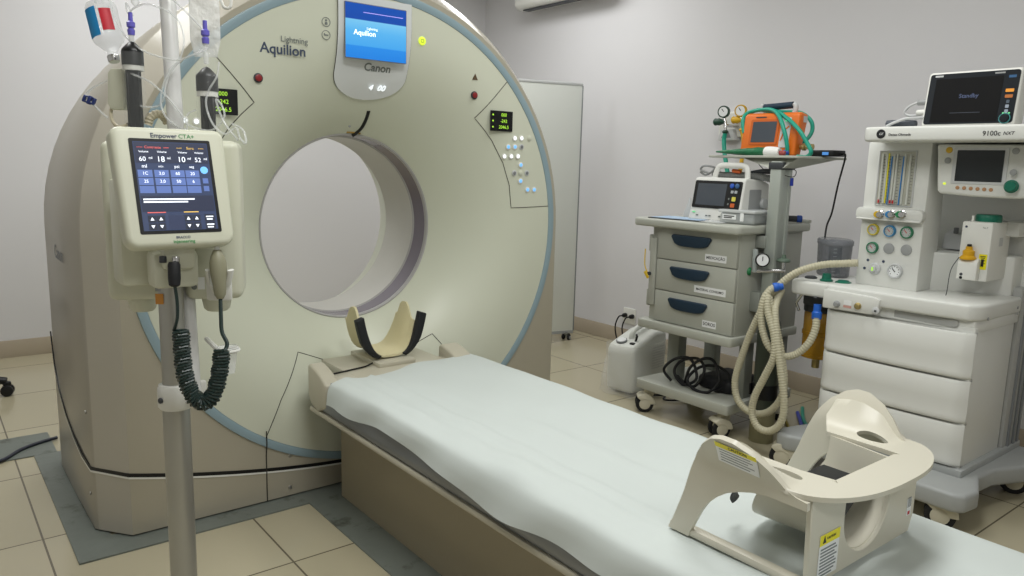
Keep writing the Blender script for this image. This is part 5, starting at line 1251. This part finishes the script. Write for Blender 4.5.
# grey canister standing behind the arm
gcn = thing('suction_canister', 'smoky grey ribbed canister with scale marks standing behind the absorber arm', 'canister', (3.50, 1.90, .8625))
SC = (3.50, 1.902)
rows = []
bm = B(); prof = [(0, .001), (.078, .001), (.084, .008), (.090, .150), (.094, .152), (.094, .170), (.088, .176), (0, .176)]
M = Matrix.Translation((SC[0], SC[1], .8625)) @ Matrix.Rotation(-.66, 4, 'Z') @ Matrix.Diagonal((.80, 1.22, 1.02, 1))
lathe(bm, prof, (0, 0, 0), seg=36); mk('jar', bm, SMOKE, gcn, M=M, sharp=50)
for i in range(7):
    z = .03+.018*i; mk('scale_mark', quad(B(), X(836, 262, 3.43)*0+Vector((SC[0], SC[1], .8625+z))+(-RT*.028)+(-bk*.075), RT, ZD, .016, .0035, .001), LABW, gcn)
mk('inner_float', lathe(B(), [(0, .01), (.03, .01), (.03, .14), (0, .14)], (SC[0]+.01, SC[1], .8625), seg=16), MGREY, gcn)
# agent vaporizer on its back bar
vz = thing('vaporizer', 'white vaporizer box with green dial on top and yellow filler on its front', 'vaporizer', (3.46, 1.22, .935))
VX = 3.40; va, vb = X(960.5, 280, VX), X(992, 283, VX)
VY1, VY0 = X(962, 225, VX).y, X(993, 228, VX).y; VT, VB = X(965, 221, VX).z, X(990, 283, VX).z
bdy = mk('housing', box(B(), VX, 3.60, VY0, VY1, VB, VT, .008), WHITE, vz)
mk('mount', box(B(), 3.55, 3.71, VY0-.045, VY1-.03, VT-.06, VT-.0, .006), AW, vz)
q = X(986, 219, 3.47); mk('agent_dial', lathe(B(), [(0, 0), (.046, 0), (.048, .004), (.048, .024), (.044, .030), (0, .030)], Vector((3.475, (VY0+VY1)/2-.012, VT-.001)), ZD, 30), TEAL, vz)
mk('dial_index', box(B(), 3.415, 3.43, (VY0+VY1)/2+.022, (VY0+VY1)/2+.030, VT, VT+.024, .002), WHITE, vz)
fb = X(963.5, 268, VX); fl = mk('filler_block', prism(B(), [(VX-.034, VB+.004), (VX, VB+.004), (VX, VB+.095), (VX-.020, VB+.090), (VX-.034, VB+.075)], 'y', VY1-.088, VY1-.012, .006, 2), WHITE, vz)
fcn = Vector((VX-.016, VY1-.044, VB+.088))
FY = mat('filler_yellow', '#e0ab1f', .4)
mk('filler_cap', lathe(B(), [(0, 0), (.030, 0), (.031, .006), (.024, .014), (.021, .016), (.022, .034), (.013, .040), (.012, .052), (0, .053)], fcn, ZD, 22), FY, vz)
mk('cap_tip', cyl(B(), fcn+ZD*.050, fcn+ZD*.062, .009, 14, .003), BLACK, vz)
lb = mk('agent_label', quad(B(), X(982.5, 262, VX), WX, ZD, .030, .062, .001, .002), YEL, vz); qq = X(982.5, 262, VX)-XD*.0012
mk('level_window', quad(B(), qq-ZD*.004, WX, ZD, .010, .030, .0008), BLACKT, lb); mk('label_text', lines(B(), qq+ZD*.020, WX, ZD, [(-.010, .010, .002), (-.008, .008, -.004)], .003), BLACKT, lb)
for z in (-.006, .006): mk('window_tick', quad(B(), qq+WX*.007+ZD*z, WX, ZD, .007, .002, .0008), BLACKT, lb)
q = X(966.5, 226.5, VX); mk('front_logo', disc(B(), q, -XD, .005, .0006, 0, 12), NAVYT, vz)
q = X(985.5, 228, VX); text('model_lettering', 'Tec 7', q-XD*.0003, WX, ZD, GREYT, vz, width=.020, bold=.01)
for z in (.026, .012): mk('drain_hole', disc(B(), Vector((VX-.034, VY1-.032, VB+z)), -XD, .006, .0012, 0, 14), DGREY if z > .02 else BLACK, vz)
mk('filler_key_cord', tube(B(), spline([fcn+Vector((-.01, .03, .005)), fcn+Vector((-.025, .05, -.05)), fcn+Vector((-.025, .055, -.14)), fcn+Vector((-.03, .058, -.165))], 5), .0016, 6), DGREY, vz)
mk('side_label', quad(B(), Vector((3.50, VY0-.0006, (VT+VB)/2+.04)), XD, ZD, .035, .035, .001), LGREY, vz)
# patient monitor on the top shelf
MXx = 3.27
mq = [X(*q, MXx) for q in ((932.5, 71.5), (1016.5, 67.5), (1010.5, 124.5), (924, 124.5))]
pm = thing('patient_monitor', 'black-screened patient monitor in white case on top of the anaesthesia workstation', 'monitor', (3.33, 1.28, 1.5495))
ml = Vector((.030, 0, .205)).normalized(); mu = ml
mx_ = (WX+Vector((-.0, 0, 0))).normalized(); my0, my1 = 1.462, 1.122; mh = .220
mo = Vector((MXx, (my0+my1)/2, 1.5512)); mn = mx_.cross(mu)
MM = plateM(mo, mx_, mu)                # local x right, y up the face, z out
W2 = (my0-my1)/2
mk('case', prism(B(), rrect(-W2, W2, 0, mh, .014), 'z', -.085, .0, .010, 3, M=MM), WHITE, pm)
FRONTB = mat('monitor_front', '#11181f', .35, vary=0, spec=.3)
fb_ = mk('front_bezel', prism(B(), rrect(-W2+.010, W2-.008, .010, mh-.010, .010), 'z', 0, .003, 0, 1, M=MM), FRONTB, pm)
sc_ = mk('screen', prism(B(), rrect(-W2+.034, W2-.062, .016, mh-.030, .002), 'z', .003, .004, 0, 1, M=MM), mat('monitor_dark', '#0b0b0c', .45, vary=0, spec=.2), fb_)
text('screen_lettering', 'Standby', MM @ Vector((-.005, .118, .0042)), mx_, mu, mat('standby_blue', '#4a5573', .4, vary=0, emit=.5), sc_, width=.070)
mk('screen_line', prism(B(), [(-.065, .052), (.045, .052), (.045, .054), (-.065, .054)], 'z', .004, .0043, M=MM), mat('dim_line', '#3a3f48', .4, vary=0, emit=.3), sc_)
mk('brand_strip', prism(B(), [(-W2+.028, mh-.022), (-W2+.058, mh-.022), (-W2+.058, mh-.015), (-W2+.028, mh-.015)], 'z', .003, .0035, M=MM), LGREY, fb_)
mk('brand_strip', prism(B(), [(W2-.095, mh-.022), (W2-.060, mh-.022), (W2-.060, mh-.016), (W2-.095, mh-.016)], 'z', .003, .0035, M=MM), GREY, fb_)
mk('blue_badge', prism(B(), [(W2-.045, mh-.040), (W2-.020, mh-.040), (W2-.020, mh-.030), (W2-.045, mh-.030)], 'z', .003, .0035, M=MM), mat('badge_blue', '#2d5d8a', .4, vary=0), fb_)
for y, c, w_ in ((.132, '#e0922f', .028), (.110, '#a8622a', .026), (.090, '#4a5560', .010), (.072, '#8a93a0', .012), (.054, '#8a93a0', .012)):
    mk('soft_key', prism(B(), rrect(W2-.034-w_/2, W2-.034+w_/2, y-.006, y+.006, .002), 'z', .003, .0045, M=MM), mat('key_'+c[1:], c, .4, vary=0, emit=.25) if 'key_'+c[1:] not in MATS else MATS['key_'+c[1:]], fb_)
for x in (-.043, -.033, -.023): mk('green_dot', prism(B(), rrect(W2+x-.003, W2+x+.003, .044, .049, .001), 'z', .003, .004, M=MM), MATS['green_glow'], fb_)
bm = B(); lathe(bm, [(0, 0), (.020, 0), (.020, .004), (.016, .006), (.014, .014), (0, .015)], (0, 0, 0), seg=26); kn = mk('rotary_knob', bm, FRONTB, fb_, M=MM @ Matrix.Translation((W2-.034, .026, .003)))
mk('knob_ring', tube(B(), [MM @ Vector((W2-.034+.0185*math.cos(a), .026+.0185*math.sin(a), .007)) for a in [2*PI*k/28 for k in range(28)]], .0018, 6, True), mat('ring_teal', '#4a9a9a', .4, vary=0), fb_)
mk('stand', box(B(), 3.29, 3.37, 1.20, 1.37, 1.5495, 1.575, .006), WHITE, pm)
o = mk('cable_bundle', tube(B(), spline([(3.34, 1.06, 1.62), (3.36, 1.05, 1.60), (3.33, 1.07, 1.565), (3.36, 1.03, 1.565)], 6), .006, 8), LGREY, None); tag(o, 'pale cable at the right side of the patient monitor', 'cable')
# things lying left of the monitor
def lying(nm, lab, pts, r, m, cat, **k):
    o = mk(nm, tube(B(), spline(pts, 8), r, 12, **k), m, None); tag(o, lab, cat); return o
lying('dark_sensor', 'dark grey probe lying on the left end of the machine top shelf', [(3.26, 1.60, 1.566), (3.27, 1.54, 1.568), (3.28, 1.48, 1.564)], [.006]+[.015]*15+[.008], mat('probe_dark', '#4a5058', .4), 'probe')
lying('pale_cable', 'pale grey cable arching over the dark probe beside the patient monitor', [(3.24, 1.585, 1.556), (3.24, 1.55, 1.572), (3.25, 1.51, 1.586), (3.27, 1.47, 1.588), (3.30, 1.44, 1.59)], .006, LGREY, 'cable')
lying('looped_cable', 'thin looped cable with white connectors at left edge of the patient monitor', [(3.30, 1.44, 1.65), (3.30, 1.48, 1.655), (3.30, 1.525, 1.64), (3.30, 1.545, 1.615), (3.30, 1.52, 1.60), (3.30, 1.47, 1.605), (3.31, 1.44, 1.61)], .005, LGREY, 'cable')
for i, z in enumerate((1.652, 1.612)):
    o = mk('white_connector', cyl(B(), (3.30, 1.445, z), (3.30, 1.495, z), .012, 14, .004), (GREY, WHITE)[i], None); tag(o, ('upper grey', 'lower white')[i]+' cable connector plugged in left side of the patient monitor', 'connector')
# corrugated breathing hoses
HOSE = mat('hose_cream', '#c9c4aa', .45, alpha=.93, vary=.05, scale=30)
def chose(lab, pts, r=.0165):
    o = mk('breathing_hose', corrugated(B(), pts, r, .0125, 14), HOSE, None, sharp=70); tag(o, lab, 'hose', 'corrugated breathing hoses'); return o
XH = 3.20
chose('cream corrugated hose running from behind the column over the arm into the long left loops', [X(858, 263, 3.30), X(845, 263.5, 3.28), X(822, 265, 3.24), X(800, 271, 3.20), X(784, 281, 3.17), X(768, 299, 3.15), X(752, 330, 3.14), X(740, 362, 3.14), X(735, 382, 3.14), X(738, 400, 3.14), X(750, 412, 3.14), X(766, 413, 3.13), X(779, 402, 3.12), X(784, 385, 3.12), X(782, 358, 3.12), X(777, 330, 3.12), X(772, 308, 3.11), X(768, 297, 3.10), X(768, 312, 3.08), X(774, 335, 3.07), X(774, 356, 3.06), X(765, 376, 3.06), X(755, 396, 3.06), X(752, 413, 3.06), X(758, 427, 3.06), X(770, 431, 3.06), X(781, 422, 3.06), X(784, 402, 3.06), X(781, 372, 3.06), X(777, 340, 3.07), X(775, 312, 3.10), X(777, 300, 3.15), X(782, 290, 3.19)])
chose('short cream corrugated hose hanging in a bend between the two blue cuffs', [X(816.5, 318, 3.21), X(815, 330, 3.20), X(808, 344, 3.18), X(796, 354, 3.16), X(782, 356, 3.12), X(770, 348, 3.09), X(763, 332, 3.08), X(761, 314, 3.08), X(764, 299, 3.09), X(770, 290, 3.12), X(776, 287, 3.15)])
o = mk('blue_cuff', lathe(B(), [(0, 0), (.019, 0), (.021, .004), (.021, .020), (.017, .024), (.018, .044), (0, .044)], X(773, 287.5, 3.13), X(789, 285, 3.19)-X(773, 287.5, 3.13), 20), CUFF, None); tag(o, 'blue hose cuff pointing left at the end of absorber arm', 'hose cuff', 'blue hose cuffs')
o = mk('blue_cuff', lathe(B(), [(0, 0), (.020, 0), (.022, .004), (.022, .030), (.017, .036), (.017, .068), (0, .068)], X(816.5, 319, 3.215), X(818, 300, 3.22)-X(816.5, 319, 3.215), 20), CUFF, None); tag(o, 'blue hose cuff pointing down from underneath the absorber arm', 'hose cuff', 'blue hose cuffs')
hose('floor_hose', 'green hose running along the floor behind the wheeled base', [(3.95, 2.25, .012), (3.75, 2.12, .012), (3.62, 1.98, .012), (3.60, 1.86, .012), (3.75, 1.80, .012)], .010, HGREEN, 'hose', 'supply hoses on the floor')
hose('floor_hose', 'blue hose lying on the floor beside the green one behind wheeled base', [(3.85, 2.22, .012), (3.64, 2.06, .012), (3.52, 1.94, .012), (3.52, 1.875, .012), (3.70, 1.855, .012)], .010, mat('hose_blue', '#2a3fb0', .35), 'hose', 'supply hoses on the floor')
hose('floor_hose', 'olive yellow hose lying nearest on the floor beneath amber canister', [(3.75, 2.25, .012), (3.55, 2.08, .012), (3.42, 1.96, .012), (3.42, 1.90, .012)], .009, mat('hose_olive', '#8a7a2a', .4), 'hose', 'supply hoses on the floor')

# ================================================================== BACK OF THE ROOM
# white leaning panel on casters behind the gantry
lp0, lp1 = Vector((4.015, 4.271, 0)), Vector((3.28, 4.474, 0)); ld = (lp0-lp1); lw_ = ld.length; lang = math.atan2(ld.y, ld.x)
LM = Matrix.Translation(lp1) @ Matrix.Rotation(lang, 4, 'Z')
ls = thing('mobile_screen', 'tall plain white shielding screen on casters standing between gantry and right wall', 'screen', (lp1+lp0)/2)
mk('panel', box(B(), 0, lw_, 0, .032, .075, 1.945, .003, 2, M=LM), mat('screen_white', '#d6d9d3', .45, vary=.01), ls)
mk('top_cap', box(B(), -.002, lw_+.002, -.003, .036, 1.945, 1.965, .003, 2, M=LM), LGREY, ls)
mk('edge_trim', box(B(), lw_-.004, lw_+.006, -.003, .036, .075, 1.945, .002, 1, M=LM), MGREY, ls)
mk('bottom_rail', box(B(), 0, lw_, -.002, .034, .055, .080, .003, 1, M=LM), GREY, ls)
for u in (.06, lw_-.06):
    q = LM @ Vector((u, .016, 0)); caster(ls, q.x, q.y, .060, r=.022, rot=lang+.6, m=GREY)
# wall air conditioner at the top of the right wall
ac_ = thing('air_conditioner', 'white split air conditioner high on the right wall by the corner', 'air conditioner', (4.18, 4.75, 2.66))
prof = [(4.288, 2.635), (4.17, 2.620), (4.11, 2.625), (4.085, 2.66), (4.08, 2.85), (4.10, 2.885), (4.288, 2.895)]
mk('body', prism(B(), prof, 'y', 4.15, 5.23, .03, 4), WHITE, ac_)
mk('air_louver', box(B(), 4.125, 4.19, 4.22, 5.15, 2.614, 2.623, .003), DGREY, ac_)
# wall socket and plugs
so_ = X(630, 316, RX1)
sk = thing('wall_socket', 'white double wall socket low on the right wall above white unit', 'socket', (RX1, so_.y, so_.z))
mk('plate', prism(B(), rrect(so_.y-.062, so_.y+.062, so_.z-.062, so_.z+.062, .008), 'x', RX1-.010, RX1-.0005, .003, 2), WHITE, sk)
for i, (px, py) in enumerate(((626, 315), (633, 316.5))):
    q = X(px, py, RX1-.010)
    o = mk('power_plug', lathe(B(), [(0, 0), (.016, 0), (.018, .004), (.016, .030), (.008, .042), (0, .042)], q-XD*.0005, -XD, 16), BLACK, None); tag(o, ('left', 'right')[i]+' black plug in the white wall socket', 'plug')
    e = q-XD*.042
    hose('plug_cord', ('left', 'right')[i]+' black cord bending down from its plug in wall socket', [e, e+Vector((-.03, .01, -.01)), e+Vector((-.04, .03, -.08)), e+Vector((-.035, .02, -.16)), e+Vector((-.03, -.02, -.26))], .0055, BLACK, 'cord')
# white wrapped unit on the floor beside the cart
wu = thing('portable_suction_unit', 'white moulded pump unit wrapped in clear film on the floor beside the cart', 'pump', (3.45, 3.05, 0))
UM = Matrix.Translation((3.445, 3.085, 0)) @ Matrix.Rotation(math.radians(8), 4, 'Z')
prof = [(-.165, .012), (.19, .012), (.19, .33), (.17, .365), (.06, .365), (-.10, .318), (-.150, .300), (-.175, .27)]
UW = mat('unit_white', '#e2e4de', .35, vary=.02)
mk('housing', prism(B(), prof, 'y', -.095, .105, .028, 4, M=UM), UW, wu)
mk('vent_grille', lines(B(), UM @ Vector((.10, -.0955, .20)), UM.to_3x3() @ XD, ZD, [(-.07, .07, .07-.016*i) for i in range(9)], .005, th=.002), LGREY, wu)
mk('carry_handle', tube(B(), spline([UM @ Vector(p) for p in ((-.06, .005, .325), (-.05, .005, .358), (.0, .005, .385), (.08, .005, .400), (.11, .005, .385), (.115, .005, .36))], 6), .016, 12), UW, wu)
up_ = Vector((-.045, 0, .12)).normalized(); tn = Vector((-.28, 0, .96))
q = UM @ Vector((-.115, .035, .316)); gd = mk('vacuum_gauge', lathe(B(), [(0, -.012), (.034, -.012), (.034, .006), (.030, .008), (0, .008)], q, UM.to_3x3() @ tn, 24), MGREY, wu)
mk('gauge_face', disc(B(), q+(UM.to_3x3() @ tn).normalized()*.0082, UM.to_3x3() @ tn, .028, .001, 0, 20), LABW, gd)
mk('toggle_switch', tube(B(), [UM @ Vector((-.085, -.045, .32)), UM @ Vector((-.08, -.05, .352)), UM @ Vector((-.09, -.052, .365))], .007, 8), BLACK, wu)
mk('power_switch', box(B(), -.13, -.105, -.06, -.03, .306, .318, .003, 1, M=UM @ Matrix.Rotation(0, 4, 'Y')), BLACK, wu)
# loose wrapping film
bm = B(); rows = []
for i in range(19):
    z = .004+.30*i/18; fl_ = (1-i/18); row = []
    for k in range(56):
        a = 2*PI*k/56; c, s_ = math.cos(a), math.sin(a); p4 = (abs(c)**5+abs(s_)**5)**(-1/5)
        rx, ry = .200+.030*fl_**2, .122+.03*fl_**2
        wob = 1+.035*math.sin(a*7+i*.5)*(.3+fl_)+.02*math.sin(a*17+i*1.1)
        row.append(UM @ Vector((.010+c*p4*rx*wob, .005+s_*p4*ry*wob, z)))
    rows.append(row)
grid(bm, rows, closed_u=True); mk('wrapping_film', bm, mat('wrap_film', '#f6f8f6', .25, alpha=.22, vary=0, bump=.6, bscale=22), wu, sharp=70)
hose('black_cable', 'black cord on the floor under the cart beside wrapped unit', [(3.40, 2.92, .010), (3.46, 2.86, .010), (3.40, 2.80, .010), (3.55, 2.70, .010)], .006, BLACK, 'cord')
# office chair foot at the far left
ch = thing('office_chair', 'black office chair with only its castored foot in view at far left', 'chair', (.08, 5.02, 0))
for k in range(5):
    a = 2*PI*k/5-.25; e = Vector((.08+.27*math.cos(a), 5.02+.27*math.sin(a), .085))
    lg = mk('base_leg', tube(B(), [(.08+.03*math.cos(a), 5.02+.03*math.sin(a), .125), e], [.030, .020], 10), BLACK, ch)
    n = Vector((-math.sin(a), math.cos(a), 0))
    for s in (-1, 1): mk('caster_wheel', cyl(B(), e+n*(s*.008)-ZD*.053, e+n*(s*.030)-ZD*.053, .032, 18, .006), BLACK, lg)
    mk('caster_hood', box(B(), e.x-.02, e.x+.02, e.y-.02, e.y+.02, .055, .082, .008), BLACK, lg)
mk('gas_column', cyl(B(), (.08, 5.02, .10), (.08, 5.02, .42), .028, 18), BLACK, ch)
CHF = mat('chair_fabric', '#1b1c20', .9)
mk('seat', prism(B(), rrect(-.22, .20, 4.79, 5.23, .08), 'z', .42, .50, .025, 3), CHF, ch)
mk('backrest', prism(B(), rrect(4.82, 5.20, .60, 1.02, .08), 'x', -.28, -.22, .02, 3), CHF, ch)
mk('back_bracket', tube(B(), spline([(-.05, 5.01, .43), (-.24, 5.01, .44), (-.285, 5.01, .55), (-.27, 5.01, .72)], 6), .018, 10, sy=.5), BLACK, ch)
hose('floor_cable', 'black cable lying along the blue-grey floor strip at left', [Z(-30, 466, .012), Z(0, 461, .012), Z(20, 450, .012), Z(38, 443, .012), Z(57, 437.5, .012)], .008, mat('cable_navy', '#262a38', .4), 'cable')
